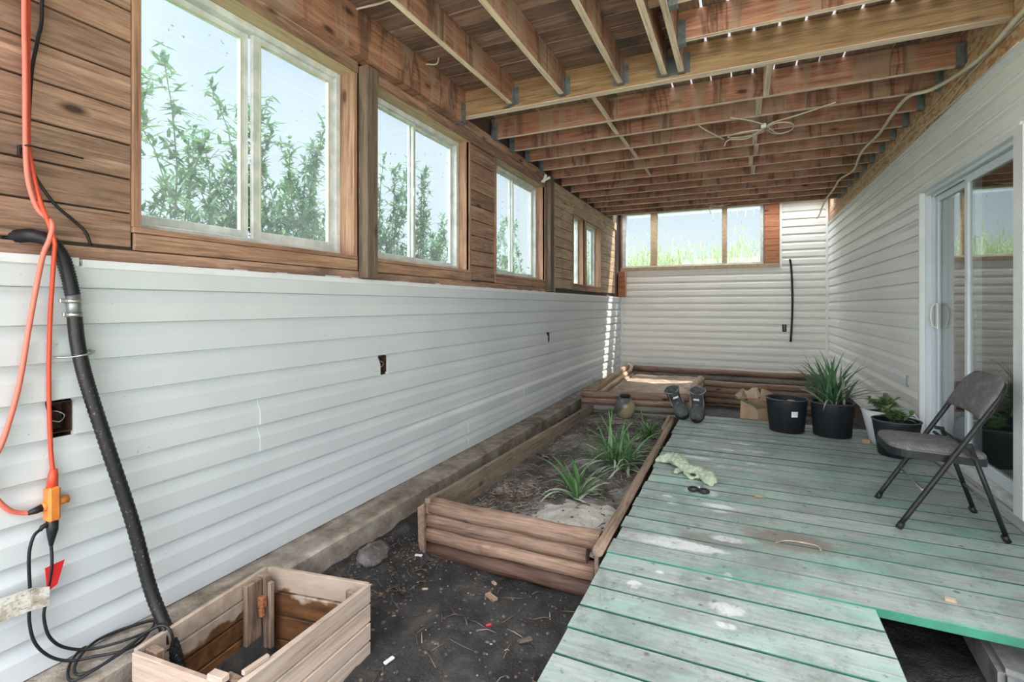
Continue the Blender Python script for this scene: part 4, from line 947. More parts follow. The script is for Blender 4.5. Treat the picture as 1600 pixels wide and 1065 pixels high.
mb = MB(); mb.slab([(-1.700, 2.375, -0.02), (-1.655, 2.375, 0.012), (-1.655, 2.375, -0.30), (-1.675, 2.375, -0.30), (-1.695, 2.375, -0.22)], (0, 0.02, 0)); mb.build('end_stake', 'rail', bed)
mb = MB(); mb.box(-1.67, -1.63, 2.40, 2.50, -0.06, 0.03, 0.006); mb.build('end_block', 'rail', bed)
mb = MB()
for (y0, z0, y1, z1) in ((2.48, 0.02, 3.55, 0.0), (3.55, 0.0, 5.9, -0.055)):
    mb.slab([(-1.668, y0, z0), (-1.668, y1, z1), (-1.668, y1, z1 - 0.30), (-1.668, y0, z0 - 0.30)], (0.034, 0, 0))
mb.build('side_plank', 'bedplank', bed)
mb = MB(); log(mb, (-0.604, 2.26, 0.005), (-0.622, 5.22, 0.0), 0.026, seg=10); mb.build('edge_rail', 'rail', bed)
mb = MB(); mb.slab([(-0.632, 2.3, -0.03), (-0.645, 5.8, -0.03), (-0.645, 5.8, -0.3), (-0.632, 2.3, -0.3)], (0.02, 0, 0)); mb.build('edge_board', 'rail', bed)
mb = MB(); mb.bar((-0.655, 4.75, 0.01), (-0.66, 5.25, 0.02), 0.03, 0.03, bev=0.003); mb.build('short_batten', 'bedplank', bed)
def zbed(x, y):
    z = -0.145 + nz(x, y, 2.5, 0.03, 7) + nz(x, y, 9, 0.02, 9) + nz(x, y, 28, 0.007, 2)
    z += 0.085 * math.exp(-(((x + 0.86) / 0.28) ** 2 + ((y - 2.78) / 0.33) ** 2))
    z += 0.03 * math.exp(-(((x + 0.85) / 0.3) ** 2 + ((y - 4.0) / 0.4) ** 2))
    return z
mb = MB(); mb.grid(-1.64, -0.625, 2.45, 5.93, 90, 260, zbed)
bs = mb.build('bed_soil', ['bedsoil', 'mound'], bed)
for p in bs.data.polygons:
    c_ = p.center + Vector((-1.13, 2.42, -0.3))
    if math.hypot((c_.x + 0.84) / 0.33, (c_.y - 2.76) / 0.38) + 0.35 * noise.noise(c_ * 9) < 0.92: p.material_index = 1
# back-left bed
bk = thing('planting_bed', (-1.2, 6, 0), 'square raised log bed filled with dry tan soil in the far left corner', 'raised bed')
yf = 5.98
for i, (dz, mt, r_) in enumerate(((-0.235, 'log_grey', 0.042), (-0.155, 'log_grey', 0.040), (-0.075, 'log_x', 0.042), (0.0, 'log_x', 0.046))):
    mb = MB(); log(mb, (-1.80, yf, 0.045 + dz), (-0.545 if i == 3 else -0.575, yf + 0.05, 0.085 + dz), r_); mb.build('log', mt, bk)
for i, dz in enumerate((-0.16, -0.08, 0.0)):
    mb = MB(); log(mb, (-1.73 + (2 - i) * 0.035, yf + 0.05, 0.055 + dz), (-1.86 + (2 - i) * 0.035, 9.05, 0.055 + dz), 0.046); mb.build('log', 'log_pale', bk)
for i, dz in enumerate((-0.24, -0.16, -0.08, 0.0)):
    mb = MB(); log(mb, (-0.565, yf + 0.09, 0.085 + dz), (-0.54, 7.75, 0.075 + dz), 0.048 - (3 - i) * 0.001); mb.build('log', 'log_pale', bk)
mb = MB(); mb.grid(-1.72, -0.56, yf + 0.04, 9.08, 50, 110, lambda x, y: -0.085 + nz(x, y, 2, 0.03, 3) + nz(x, y, 9, 0.015, 8) + 0.03 * max(0, 1 - (y - 6) / 1.5)); mb.build('soil_fill', 'tansoil', bk)
# back log wall along end wall + mid wall
lw = thing('log_wall', (-0.3, 9.2, 0), 'long stacked log wall in front of the end wall siding', 'log wall')
for i, dz in enumerate((-0.30, -0.20, -0.10, 0.0)):
    zt = -0.005 + dz
    xs = [(-1.80, 0.95), (0.955, 1.29)] if i == 3 else ([(-1.80, -1.45), (-1.445, -0.15), (-0.145, 1.29)] if i == 2 else [(-1.80, 1.29)])
    for a_, b_ in xs:
        mb = MB(); log(mb, (a_, 9.25, zt), (b_, 9.25, zt), 0.052); mb.build('log', ('log_x', 'log_x', 'log_grey', 'log_x')[i], lw)
lm = thing('log_wall', (0.3, 7.9, 0), 'shorter stacked log wall behind the cardboard box and plant pots', 'log wall')
for i, dz in enumerate((-0.33, -0.24, -0.16, -0.08, 0.0)):
    mb = MB(); log(mb, (-0.49, 7.85, 0.0 + dz), (1.29, 7.80, 0.0 + dz), 0.044); mb.build('log', 'log_x', lm)

# ------------------------------------------------------------------ crate
cr = thing('wooden_crate', (-1.64, 1.27, -0.3), 'open weathered wooden crate standing on the soil against the footing', 'crate')
zt, zb_ = -0.02, -0.335
zdeep = -0.62
def quad_side(a, b, nrows, m, name, t=0.018, gap=0.008, jag=0.004):
    """boards stacked between plan points a and b"""
    a = Vector((*a, 0)); b = Vector((*b, 0)); d = (b - a).normalized(); nn = Vector((-d.y, d.x, 0))
    mb = MB(); h = (zt - zb_) / nrows
    for i in range(-3, nrows):
        z0 = zb_ + i * h + gap; z1 = zb_ + (i + 1) * h - 0.001
        o1 = random.uniform(-0.001, 0.001)
        pts = [a + Vector((0, 0, z0)), b + Vector((0, 0, z0)), b + Vector((0, 0, z1)), a + Vector((0, 0, z1))]
        mb.slab([p + nn * o1 for p in pts], nn * t)
    bmesh.ops.bevel(mb.bm, geom=mb.bm.edges[:], offset=0.002, segments=1, affect='EDGES')
    return mb.build(name, m, cr)
pA, pB, pC, pD = (-1.925, 1.555), (-1.425, 1.635), (-1.415, 1.03), (-1.865, 0.995)   # far-left, far-right, near-right, near-left
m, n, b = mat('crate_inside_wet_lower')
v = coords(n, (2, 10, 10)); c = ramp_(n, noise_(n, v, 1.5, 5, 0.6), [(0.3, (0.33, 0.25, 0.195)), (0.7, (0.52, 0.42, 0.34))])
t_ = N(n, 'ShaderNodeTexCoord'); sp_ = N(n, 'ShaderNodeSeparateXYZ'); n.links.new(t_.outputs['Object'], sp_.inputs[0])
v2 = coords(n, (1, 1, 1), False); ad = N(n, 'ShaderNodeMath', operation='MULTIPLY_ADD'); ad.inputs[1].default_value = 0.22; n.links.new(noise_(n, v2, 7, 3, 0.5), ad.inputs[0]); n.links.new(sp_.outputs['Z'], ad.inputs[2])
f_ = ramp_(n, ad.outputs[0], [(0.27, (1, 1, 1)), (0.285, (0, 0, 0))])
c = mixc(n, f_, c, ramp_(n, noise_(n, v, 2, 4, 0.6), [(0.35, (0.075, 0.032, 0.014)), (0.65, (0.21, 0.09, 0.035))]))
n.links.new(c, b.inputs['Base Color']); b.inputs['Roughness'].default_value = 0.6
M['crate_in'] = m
quad_side(pD, pA, 4, 'crate_in', 'wall_side_panel')
quad_side(pA, pB, 3, 'crate_in', 'far_end_panel')
quad_side(pB, pC, 4, 'crate_y', 'outer_side_panel')
quad_side(pC, pD, 3, 'crate_x', 'near_end_panel')
for (x, y) in ((-1.895, 1.535), (-1.45, 1.60), (-1.465, 1.05), (-1.825, 1.025)):
    mb = MB(); mb.box(x - 0.03, x + 0.03, y - 0.035 if y > 1.3 else y - 0.01, y - 0.012 if y > 1.3 else y + 0.02, zb_, zt - 0.006, 0.003)
    if (x, y) == (-1.895, 1.535): mb.box(x - 0.012, x + 0.012, y - 0.115, y - 0.04, zb_, zt - 0.012, 0.003); mb.box(x + 0.03, x + 0.05, y - 0.03, y - 0.01, zb_, zt - 0.03, 0.002)
    mb.build('corner_post', 'crate_z', cr)
mb = MB(); mb.slab([(-1.42, 1.03, zt - .001), (-1.393, 1.03, zt - .001), (-1.405, 1.64, zt - .001), (-1.425, 1.63, zt - .001)], (0, 0, 0.004))
mb.build('top_edge', 'crate_y', cr)
mb = MB(); mb.bar((-1.872, 1.485, -0.10), (-1.868, 1.485, -0.15), 0.03, 0.03, up=(0, 1, 0), bev=0.006); mb.bar((-1.862, 1.475, -0.145), (-1.858, 1.475, -0.18), 0.02, 0.022, up=(0, 1, 0), bev=0.005)
mb.build('rusty_latch', 'rust', cr)
mb = MB(); mb.bar((-1.515, 1.018, -0.010), (-1.45, 1.022, -0.008), 0.030, 0.022, bev=0.003); tag(mb.build('wood_chunk', 'crate_x'), 'small broken chunk of wood resting on the near edge of the crate', 'wood chunk')
mb = MB(); mb.bar((-1.425, 1.06, -0.008), (-1.418, 1.15, -0.008), 0.016, 0.016, bev=0.003); tag(mb.build('wood_splinter', 'crate_y'), 'thin wood splinter lying along the top edge of the crate', 'wood splinter')

# ------------------------------------------------------------------ plants
def blade(mb, base, az, L, w0, lean, droop, fold=0.25, n_=9):
    d = Vector((math.cos(az), math.sin(az), 0)); s = Vector((-math.sin(az), math.cos(az), 0))
    p = Vector(base); ang = lean; rows = []
    for i in range(n_ + 1):
        t = i / n_
        w_ = w0 * (0.55 + 0.9 * t if t < 0.35 else 0.865 * (1 - ((t - 0.35) / 0.65) ** 1.8)) + 0.0004
        tan = d * math.cos(ang) + Vector((0, 0, 1)) * math.sin(ang); nrm = -d * math.sin(ang) + Vector((0, 0, 1)) * math.cos(ang)
        rows.append([mb.bm.verts.new(p - s * w_ + nrm * w_ * fold), mb.bm.verts.new(p), mb.bm.verts.new(p + s * w_ + nrm * w_ * fold)])
        p = p + tan * (L / n_); ang -= droop / n_ * (0.4 + 1.2 * t)
    for i in range(n_):
        for k in range(2):
            f = mb.bm.faces.new((rows[i][k], rows[i][k + 1], rows[i + 1][k + 1], rows[i + 1][k])); f.smooth = True; f.material_index = mb.mi
def strap_plant(name, c, n_, Lr, wr_, label, cat='plant', mats=('strap', 'strapgrey'), up=0.5, spread=0.05, greyfrac=0.3, zg=None, floor_z=None, group=None):
    t = thing(name, c, label, cat, group)
    mb = MB()
    for i in range(n_):
        az = random.uniform(0, 2 * PI); old = random.random() < greyfrac
        L = random.uniform(*Lr); lean = random.uniform(0.15, 0.7) if old else random.uniform(up, 1.5)
        dr = random.uniform(1.2, 2.2) if old else random.uniform(0.5, 1.9)
        mb.mi = 1 if old else 0
        bx = c[0] + random.uniform(-spread, spread); by = c[1] + random.uniform(-spread, spread)
        blade(mb, (bx, by, c[2]), az, L, random.uniform(*wr_), lean, dr)
    if floor_z is not None:
        for v in mb.bm.verts:
            zz = floor_z(v.co.x, v.co.y) + 0.006
            if v.co.z < zz: v.co.z = zz + 0.004 * abs(math.sin(v.co.x * 90 + v.co.y * 70))
    mb.build('leaves', list(mats), t)
    return t
random.seed(11)
def tb(x, y): return (x, y, zbed(x, y))
strap_plant('strap_leaf_plant', tb(-0.99, 3.16), 30, (0.24, 0.42), (0.010, 0.017), 'grey-green strap-leaved plant at the front of the bed on the pale mound', floor_z=zbed, greyfrac=0.5, spread=0.03)
strap_plant('strap_leaf_plant', tb(-0.87, 3.93), 120, (0.24, 0.50), (0.007, 0.013), 'largest strap-leaved green clump in the middle of the bed', floor_z=zbed, greyfrac=0.25, spread=0.10)
strap_plant('strap_leaf_plant', tb(-0.84, 5.02), 46, (0.2, 0.42), (0.006, 0.012), 'smaller strap-leaved clump at the back of the bed by the rail', floor_z=zbed, greyfrac=0.2, spread=0.05)
# pots
def pot(name, c, rt, rb, h, label, mt='pot', rim='potrim', sx=1.0, sy=1.0, soil_d=0.05, lip=0.008, ribs=None):
    t = thing(name, c, label, 'pot')
    mb = MB()
    prof = [(rb * 0.9, 0.0), (rb, 0.006), (rt * 0.97, h - 0.035), (rt * 0.975, h - 0.03), (rt - 0.012, h - 0.03), (rb - 0.01, 0.02)]
    mb.lathe([(rb * 0.9, 0.0), (rb, 0.006), (rt * 0.98, h - 0.028), (rt * 0.98, h - 0.004), (rt * 0.955, h - 0.004), (rt * 0.94, h - 0.03), (rb * 0.93, 0.03), (0.0001, 0.03)], c, 48, sx, sy, ribs)
    mb.build('body', mt, t)
    mb = MB(); q = []
    for k in range(9):
        a = 2 * PI * k / 8; q.append((rt + lip * math.cos(a) - lip * 0.3, h - 0.006 + lip * 0.8 * math.sin(a)))
    mb.lathe(q, c, 48, sx, sy, None, False); mb.build('rim', rim, t)
    mb = MB(); seg = 24; zs = h - soil_d
    rr = rb + (rt - rb) * zs / h * 0.96 - 0.004
    mb.lathe([(rr * 0.94, zs), (rr * 0.8, zs + 0.006), (rr * 0.4, zs + 0.014), (0.0001, zs + 0.01)], c, seg, sx, sy); mb.build('potting_soil', 'pottingsoil', t)
    return t
p1 = pot('nursery_pot', (0.382, 5.20, 0), 0.172, 0.142, 0.305, 'black nursery pot with a white sticker and bare soil', soil_d=0.10)
mb = MB()
for k in range(9):
    a = -PI / 2 + 0.20 + k * 0.05; r_ = 0.163; 
cy_ = 5.20; cx_ = 0.382
pts0, pts1 = [], []
for k in range(7):
    a = -PI / 2 + 0.16 + k * 0.055
    pts0.append((cx_ + 0.1605 * math.cos(a), cy_ + 0.1605 * math.sin(a), 0.155)); pts1.append((cx_ + 0.1655 * math.cos(a), cy_ + 0.1655 * math.sin(a), 0.205))
for k in range(6): mb.poly([pts0[k], pts0[k + 1], pts1[k + 1], pts1[k]])
o = mb.build('sticker', 'paper', p1); md = o.modifiers.new('s', 'SOLIDIFY'); md.thickness = 0.003; md.offset = 1
mb = MB()
for i in range(9):
    a = random.uniform(0, 6.28); rr = random.uniform(0, 0.06); r_ = random.uniform(0.010, 0.017)
    bmesh.ops.create_icosphere(mb.bm, subdivisions=2, radius=r_, matrix=Matrix.Translation((0.43 + rr * math.cos(a), 5.22 + rr * math.sin(a), 0.262)))
tag(mb.build('gravel', 'cardin'), 'little heap of pale stones inside the pot with the sticker', 'gravel', kind='stuff')
p2 = pot('nursery_pot', (0.735, 5.18, 0), 0.168, 0.146, 0.30, 'black nursery pot holding the big dark strap-leaved plant', soil_d=0.03)
mb = MB(); random.seed(5)
for i in range(95):
    az = random.uniform(0, 2 * PI); old = random.random() < 0.1; mb.mi = 1 if old else 0
    L = random.uniform(0.28, 0.54); lean = random.uniform(0.45, 1.45)
    a2 = random.uniform(0, 6.28); rr = random.uniform(0, 0.10)
    blade(mb, (0.735 + rr * math.cos(a2), 5.18 + rr * math.sin(a2), 0.27), az, L, random.uniform(0.009, 0.016), lean, random.uniform(0.2, 1.5))
for v in mb.bm.verts:
    if v.co.x > XR - 0.03: v.co.x = XR - 0.03
mb.build('leaves', ['potstrap', 'strapgrey'], p2)
def leafy(mb, base, n_, h, spread, lw, ll, stem_r=0.002, side=None):
    for i in range(n_):
        az = random.uniform(0, 2 * PI); tilt = random.uniform(0.1, 1.0) * spread
        top = Vector(base) + Vector((math.cos(az) * tilt * h, math.sin(az) * tilt * h, h * random.uniform(0.5, 1.0)))
        if side: top += Vector(side) * random.random()
        b0 = Vector(base) + Vector((random.uniform(-.04, .04), random.uniform(-.04, .04), 0))
        mid = (b0 + top) / 2 + Vector((0, 0, h * 0.12))
        mb.mi = 1; mb.tube([b0, mid, top], stem_r, 5, True, None, 3)
        mb.mi = 0
        for q in range(8):
            t = 0.35 + 0.65 * q / 7
            p = b0.lerp(mid, t * 2) if t < 0.5 else mid.lerp(top, (t - .5) * 2)
            a = az + q * 2.4; L = ll * random.uniform(0.6, 1.1)
            blade(mb, p, a, L, lw * random.uniform(0.7, 1.1), random.uniform(-0.1, 0.7), random.uniform(0.3, 1.2), 0.15, 5)
p3 = pot('planter', (1.10, 5.05, 0), 0.175, 0.115, 0.285, 'white ribbed plastic planter with light green seedlings by the wall', 'whitepot', 'whitepot', ribs=lambda u: 0.012 * math.sin(u * 2 * PI * 22), soil_d=0.03)
mb = MB(); random.seed(3); leafy(mb, (1.08, 5.05, 0.26), 16, 0.14, 0.9, 0.014, 0.065); 
for v in mb.bm.verts: v.co.x = min(v.co.x, XR - 0.03)
mb.build('foliage', ['broad', 'stickdark'], p3)
p4 = pot('planter', (1.085, 4.70, 0), 0.155, 0.115, 0.275, 'low black planter with broad green leaves behind the chair', soil_d=0.045)
mb = MB(); leafy(mb, (1.09, 4.70, 0.235), 12, 0.13, 0.8, 0.018, 0.07)
for v in mb.bm.verts: v.co.x = min(v.co.x, XR - 0.03)
mb.build('foliage', ['broad', 'stickdark'], p4)
t = thing('bucket', (1.22, 5.36, 0), 'pale rounded container tucked behind the planters against the siding', 'bucket')
mb = MB(); mb.lathe([(0.055, 0), (0.065, 0.01), (0.075, 0.18), (0.06, 0.24), (0.035, 0.28), (0.0001, 0.285)], (1.235, 4.98, 0), 24); bpy.data.objects.remove(t); tag(mb.build('bottle', 'whitepot'), 'pale rounded container tucked behind the planters against the siding', 'bottle')
mb = MB(); mb.slab([(1.16, 5.28, 0), (1.20, 5.9, 0.0), (1.26, 5.9, 0.30), (1.26, 5.28, 0.20)], (0.03, 0, 0)); 
tag(mb.build('board_offcut', 'bedplank'), 'grey weathered board offcut leaning on the right wall behind the planters', 'board')
mb = MB(); mb.bar((0.93, 5.02, 0.012), (0.98, 5.00, 0.012), 0.035, 0.022, bev=0.006); tag(mb.build('wood_bit', 'cardin'), 'tiny pale wood bit on the deck between the pot and white planter', 'wood bit')

# ------------------------------------------------------------------ cardboard box
cb = thing('cardboard_box', (0.1, 5.68, 0), 'open brown cardboard box with torn flaps behind the first pot', 'box')
x0, x1, y0, y1, h = -0.01, 0.30, 5.56, 5.86, 0.165
mb = MB()
mb.box(-0.01, 0.155, 5.56, 5.565, -0.22, 0.0); mb.slab([(-0.01, 5.56, -0.02), (0.155, 5.56, -0.02), (0.155, 5.56, 0.11), (0.0, 5.56, 0.185)], (0, 0.005, 0))
mb.slab([(0.155, 5.56, -0.22), (0.33, 5.64, -0.22), (0.33, 5.64, 0.12), (0.155, 5.56, 0.11)], (0, 0.005, 0))
mb.slab([(-0.01, 5.565, -0.22), (0.06, 5.80, -0.22), (0.06, 5.80, 0.17), (0.0, 5.565, 0.185)], (0.005, 0, 0))
mb.slab([(0.06, 5.80, -0.22), (0.33, 5.86, -0.22), (0.33, 5.86, 0.17), (0.06, 5.80, 0.17)], (0, 0.005, 0))
mb.slab([(-0.01, 5.56, -0.22), (0.33, 5.64, -0.22), (0.33, 5.86, -0.22), (0.06, 5.80, -0.22)], (0, 0, 0.004))
for v in mb.bm.verts: v.co.y += 0.0
mb.build('body', 'card', cb)
mb = MB()
mb.slab([(0.0, 5.57, 0.185), (0.06, 5.80, 0.17), (0.02, 5.82, 0.27), (-0.06, 5.60, 0.23)], (0.004, 0, 0.002))
mb.slab([(0.02, 5.80, 0.17), (0.16, 5.84, 0.17), (0.20, 5.87, 0.19), (0.155, 5.86, 0.28), (0.11, 5.86, 0.275), (0.06, 5.85, 0.235), (0.0, 5.85, 0.26)], (0, 0.004, 0))
mb.slab([(0.18, 5.74, 0.16), (0.33, 5.80, 0.17), (0.36, 5.78, 0.21), (0.22, 5.72, 0.29), (0.19, 5.72, 0.29)], (0, 0.004, 0))
mb.build('flaps', 'cardin', cb)
mb = MB(); mb.tube([(-0.045, 5.57, 0.20), (0.02, 5.555, 0.19), (0.09, 5.55, 0.155), (0.155, 5.55, 0.105)], 0.010, 8, True, None, 5, 0.6); mb.build('torn_edge', 'strap', cb)
# jar
jr = thing('clay_jar', (-1.21, 5.72, -0.15), 'round dark clay jar leaning on the log wall at the end of the bed', 'jar')
m, n, b = mat('two_tone_glaze')
t_ = N(n, 'ShaderNodeTexCoord'); dp = N(n, 'ShaderNodeVectorMath', operation='DOT_PRODUCT'); dp.inputs[1].default_value = (0.7, 0, -0.7); n.links.new(t_.outputs['Object'], dp.inputs[0])
v = coords(n, (1, 1, 1), False)
ad = N(n, 'ShaderNodeMath', operation='MULTIPLY_ADD'); ad.inputs[1].default_value = 0.03; n.links.new(noise_(n, v, 12, 4), ad.inputs[0]); n.links.new(dp.outputs['Value'], ad.inputs[2])
ofs = N(n, 'ShaderNodeMath', operation='ADD'); ofs.inputs[1].default_value = 0.25; n.links.new(ad.outputs[0], ofs.inputs[0])
c = ramp_(n, ofs.outputs[0], [(0.155, (0.085, 0.09, 0.085)), (0.19, (0.30, 0.25, 0.15)), (0.26, (0.38, 0.31, 0.19))])
n.links.new(c, b.inputs['Base Color']); b.inputs['Roughness'].default_value = 0.3
M['glaze'] = m
mb = MB(); mb.lathe([(0.035, -0.005), (0.075, 0.02), (0.108, 0.075), (0.117, 0.13), (0.108, 0.18), (0.08, 0.222), (0.055, 0.238)], (-1.21, 5.72, -0.145), 36); mb.build('body', 'glaze', jr)
mb = MB(); mb.lathe([(0.056, 0.236), (0.054, 0.248), (0.066, 0.262), (0.062, 0.270), (0.046, 0.262), (0.044, 0.236)], (-1.21, 5.72, -0.145), 36, 1, 1, None, False); mb.build('neck', 'black', jr)

# ------------------------------------------------------------------ boots
def boot(c, rz, tilt, label, roll=0.0):
    t = thing('work_boot', c, label, 'boot', 'pair of dark work boots')
    Mx = Matrix.Translation(c) @ Matrix.Rotation(roll, 4, 'Y') @ Matrix.Rotation(rz, 4, 'Z') @ Matrix.Rotation(tilt, 4, 'X') @ Matrix.Scale(1.12, 4)
    # local: sole on z=0, toe towards -y, heel towards +y, shaft up
    mb = MB()
    secs = [(-0.145, 0.030, 0.020, 0.030), (-0.130, 0.044, 0.034, 0.040), (-0.09, 0.050, 0.040, 0.048), (-0.04, 0.047, 0.048, 0.056), (0.0, 0.042, 0.062, 0.070), (0.03, 0.040, 0.078, 0.088)]
    path = [Vector((0, -0.150, 0.030)), Vector((0, -0.135, 0.040)), Vector((0, -0.095, 0.046)), Vector((0, -0.045, 0.052)), Vector((0, 0.0, 0.062)), Vector((0, 0.035, 0.090)), Vector((0, 0.050, 0.130)), Vector((0, 0.052, 0.165)), Vector((0, 0.050, 0.195))]
    wd = [0.030, 0.052, 0.062, 0.061, 0.057, 0.055, 0.055, 0.062, 0.070]
    ht = [0.018, 0.032, 0.040, 0.046, 0.056, 0.066, 0.062, 0.060, 0.063]
    seg = 20; rings = []
    for i, p in enumerate(path):
        tn = (path[min(i + 1, 8)] - path[max(i - 1, 0)]).normalized(); nn = Vector((1, 0, 0)); bn = tn.cross(nn)
        rings.append([mb.bm.verts.new(p + nn * wd[i] * math.cos(2 * PI * k / seg) + bn * ht[i] * math.sin(2 * PI * k / seg)) for k in range(seg)])
    for i in range(8):
        for k in range(seg):
            f = mb.bm.faces.new((rings[i][k], rings[i][(k + 1) % seg], rings[i + 1][(k + 1) % seg], rings[i + 1][k])); f.smooth = True
    mb.bm.faces.new(rings[0][::-1])
    inn = [mb.bm.verts.new(v.co * 1.0 + (path[8] - v.co) * 0.16) for v in rings[8]]
    inn2 = [mb.bm.verts.new(v.co + Vector((0, -0.005, -0.09))) for v in inn]
    for k in range(seg):
        for a_, b_ in ((rings[8], inn), (inn, inn2)):
            f = mb.bm.faces.new((a_[k], a_[(k + 1) % seg], b_[(k + 1) % seg], b_[k])); f.smooth = True
    mb.bm.faces.new(inn2)
    for v in mb.bm.verts:
        if v.co.z < 0.012: v.co.z = 0.012
        v.co += Vector((0.003 * noise.noise(v.co * 30), 0.003 * noise.noise(v.co * 33 + Vector((5, 5, 5))), 0))
        v.co = Mx @ v.co
    upper = mb.build('upper', 'boot', t)
    mb = MB(); n_ = 24; a_, b_ = [], []
    for k in range(n_):
        th = 2 * PI * k / n_; y = -0.035 - 0.125 * math.cos(th); wv = 0.064 if y < -0.03 else 0.054
        a_.append(Vector((wv * math.sin(th), y, 0.0))); b_.append(Vector((wv * math.sin(th), y, 0.022)))
    for L in (a_, b_):
        pass
    va = [mb.bm.verts.new(Mx @ p) for p in a_]; vb = [mb.bm.verts.new(Mx @ p) for p in b_]
    mb.bm.faces.new(va); mb.bm.faces.new(vb[::-1])
    for k in range(n_): mb.bm.faces.new((va[k], va[(k + 1) % n_], vb[(k + 1) % n_], vb[k]))
    mb.build('sole', 'black', t)
    mb = MB(); mb.tube([Mx @ Vector(q) for q in [(0.050, -0.03, 0.075), (0.052, 0.0, 0.105), (0.050, 0.0, 0.16), (0.05, -0.01, 0.195)]], 0.004, 6, True, None, 5); mb.tube([Mx @ Vector(q) for q in [(-0.050, -0.03, 0.075), (-0.052, 0.0, 0.105), (-0.050, 0.0, 0.16), (-0.05, -0.01, 0.195)]], 0.004, 6, True, None, 5)
    mb.tube([Mx @ (path[8] + Vector((wd[8] * math.cos(a * PI / 10), ht[8] * math.sin(a * PI / 10) * -0.98, 0.004 + 0.006 * math.sin(a)))) for a in range(21)], 0.006, 6)
    mb.build('edging', 'bootgrey', t)
    mb = MB()
    for q in range(4):
        z = 0.10 + q * 0.018; mb.tube([Mx @ Vector(p) for p in [(-0.03, -0.022 + q * .003, z), (0, -0.036 + q * .003, z + 0.006), (0.03, -0.022 + q * .003, z)]], 0.003, 5, True, None, 3)
    mb.build('laces', 'bootgrey', upper)
    mb = MB(); mb.box(-0.024, 0.024, -0.048, -0.043, 0.160, 0.178, 0.002, Mx); mb.build('tongue_label', 'paper', upper)['label'] = 'small white tongue label'
    mb = MB(); mb.slab([Mx @ Vector(q) for q in [(-0.03, -0.040, 0.12), (0.03, -0.040, 0.12), (0.034, -0.046, 0.22), (-0.034, -0.046, 0.22)]], Mx.to_3x3() @ Vector((0, 0.006, 0))); mb.build('tongue', 'boot', upper)
boot((-0.565, 5.31, 0.09), R(14), R(30), 'left dark work boot, tipped over to the left on the deck corner', R(-24))
boot((-0.39, 5.30, 0.082), R(-3), R(28), 'right dark work boot, upright against the log bed corner')

# ------------------------------------------------------------------ glove, shears and scraps on the deck
random.seed(21)
mb = MB()
path = [(-0.575, 3.745, 0.012), (-0.52, 3.76, 0.030), (-0.46, 3.76, 0.042), (-0.40, 3.70, 0.045), (-0.35, 3.62, 0.030), (-0.31, 3.60, 0.032), (-0.25, 3.56, 0.034), (-0.20, 3.48, 0.034), (-0.175, 3.41, 0.022), (-0.17, 3.385, 0.012)]
rad = [0.02, 0.045, 0.065, 0.062, 0.035, 0.045, 0.045, 0.05, 0.045, 0.02]
mb.tube(path, 0.05, 20, True, rad, 5, 0.55)
mb.tube([(-0.46, 3.80, 0.02), (-0.38, 3.80, 0.02), (-0.33, 3.72, 0.018)], 0.02, 10, True, [0.012, 0.02, 0.012], 5, 0.6)
mb.tube([(-0.37, 3.63, 0.02), (-0.39, 3.56, 0.014), (-0.42, 3.53, 0.008)], 0.02, 10, True, [0.03, 0.022, 0.012], 5, 0.5)
mb.tube([(-0.33, 3.60, 0.02), (-0.33, 3.53, 0.016), (-0.30, 3.48, 0.010), (-0.25, 3.50, 0.012)], 0.02, 10, True, [0.026, 0.022, 0.018, 0.016], 5, 0.6)
mb.tube([(-0.30, 3.66, 0.02), (-0.25, 3.66, 0.016), (-0.22, 3.62, 0.012)], 0.02, 10, True, [0.02, 0.018, 0.012], 5, 0.6)
o = mb.build('work_glove', 'glove'); tag(o, 'crumpled pale yellow-green glove lying at the left edge of the deck', 'glove')
md = o.modifiers.new('r', 'REMESH'); md.mode = 'VOXEL'; md.voxel_size = 0.005; md.use_smooth_shade = True
tx = bpy.data.textures.new('folds', 'CLOUDS'); tx.noise_scale = 0.040; tx.noise_depth = 3
md = o.modifiers.new('d', 'DISPLACE'); md.texture = tx; md.strength = 0.036; md.mid_level = 0.55; md.texture_coords = 'LOCAL'
t = thing('pruning_shears', (-0.235, 3.26, 0.0), 'small shears with two dark round handles on the deck below the glove', 'shears')
for (x, y) in ((-0.268, 3.262), (-0.205, 3.255)):
    mb = MB(); mb.tube([(x + 0.026 * math.cos(a * PI / 8), y + 0.034 * math.sin(a * PI / 8), 0.012) for a in range(17)], 0.008, 8); mb.build('handle', 'black', t)
mb = MB(); mb.bar((-0.225, 3.29, 0.010), (-0.236, 3.40, 0.008), 0.014, 0.004, bev=0.001); mb.bar((-0.245, 3.29, 0.014), (-0.226, 3.39, 0.011), 0.012, 0.004, bev=0.001); mb.build('blades', 'chrome', t)
mb = MB(); mb.tube([(-0.235, 3.30, 0.002), (-0.235, 3.30, 0.022)], 0.007, 10); mb.build('pivot', 'chrome', t)
mb = MB(); mb.tube([(0.075, 3.30, 0.012), (0.125, 3.305, 0.010)], 0.01, 10, True, [0.010, 0.006]); tag(mb.build('cork', 'card'), 'little brown cork on the deck boards right of the shears', 'cork')
mb = MB(); mb.bar((0.725, 2.47, 0.004), (0.757, 2.465, 0.004), 0.013, 0.007, bev=0.002); tag(mb.build('wood_bit', 'cardin'), 'small pale wood chip near the front edge of the right deck', 'wood bit')
cable('dry_twig', [(0.02 + 0.13, 2.705, 0.005), (0.20, 2.74, 0.010), (0.27, 2.755, 0.008), (0.33, 2.74, 0.010), (0.34, 2.71, 0.006)], 0.003, 'stick', 'curled dry twig lying on the brown patch of the deck', 'twig')

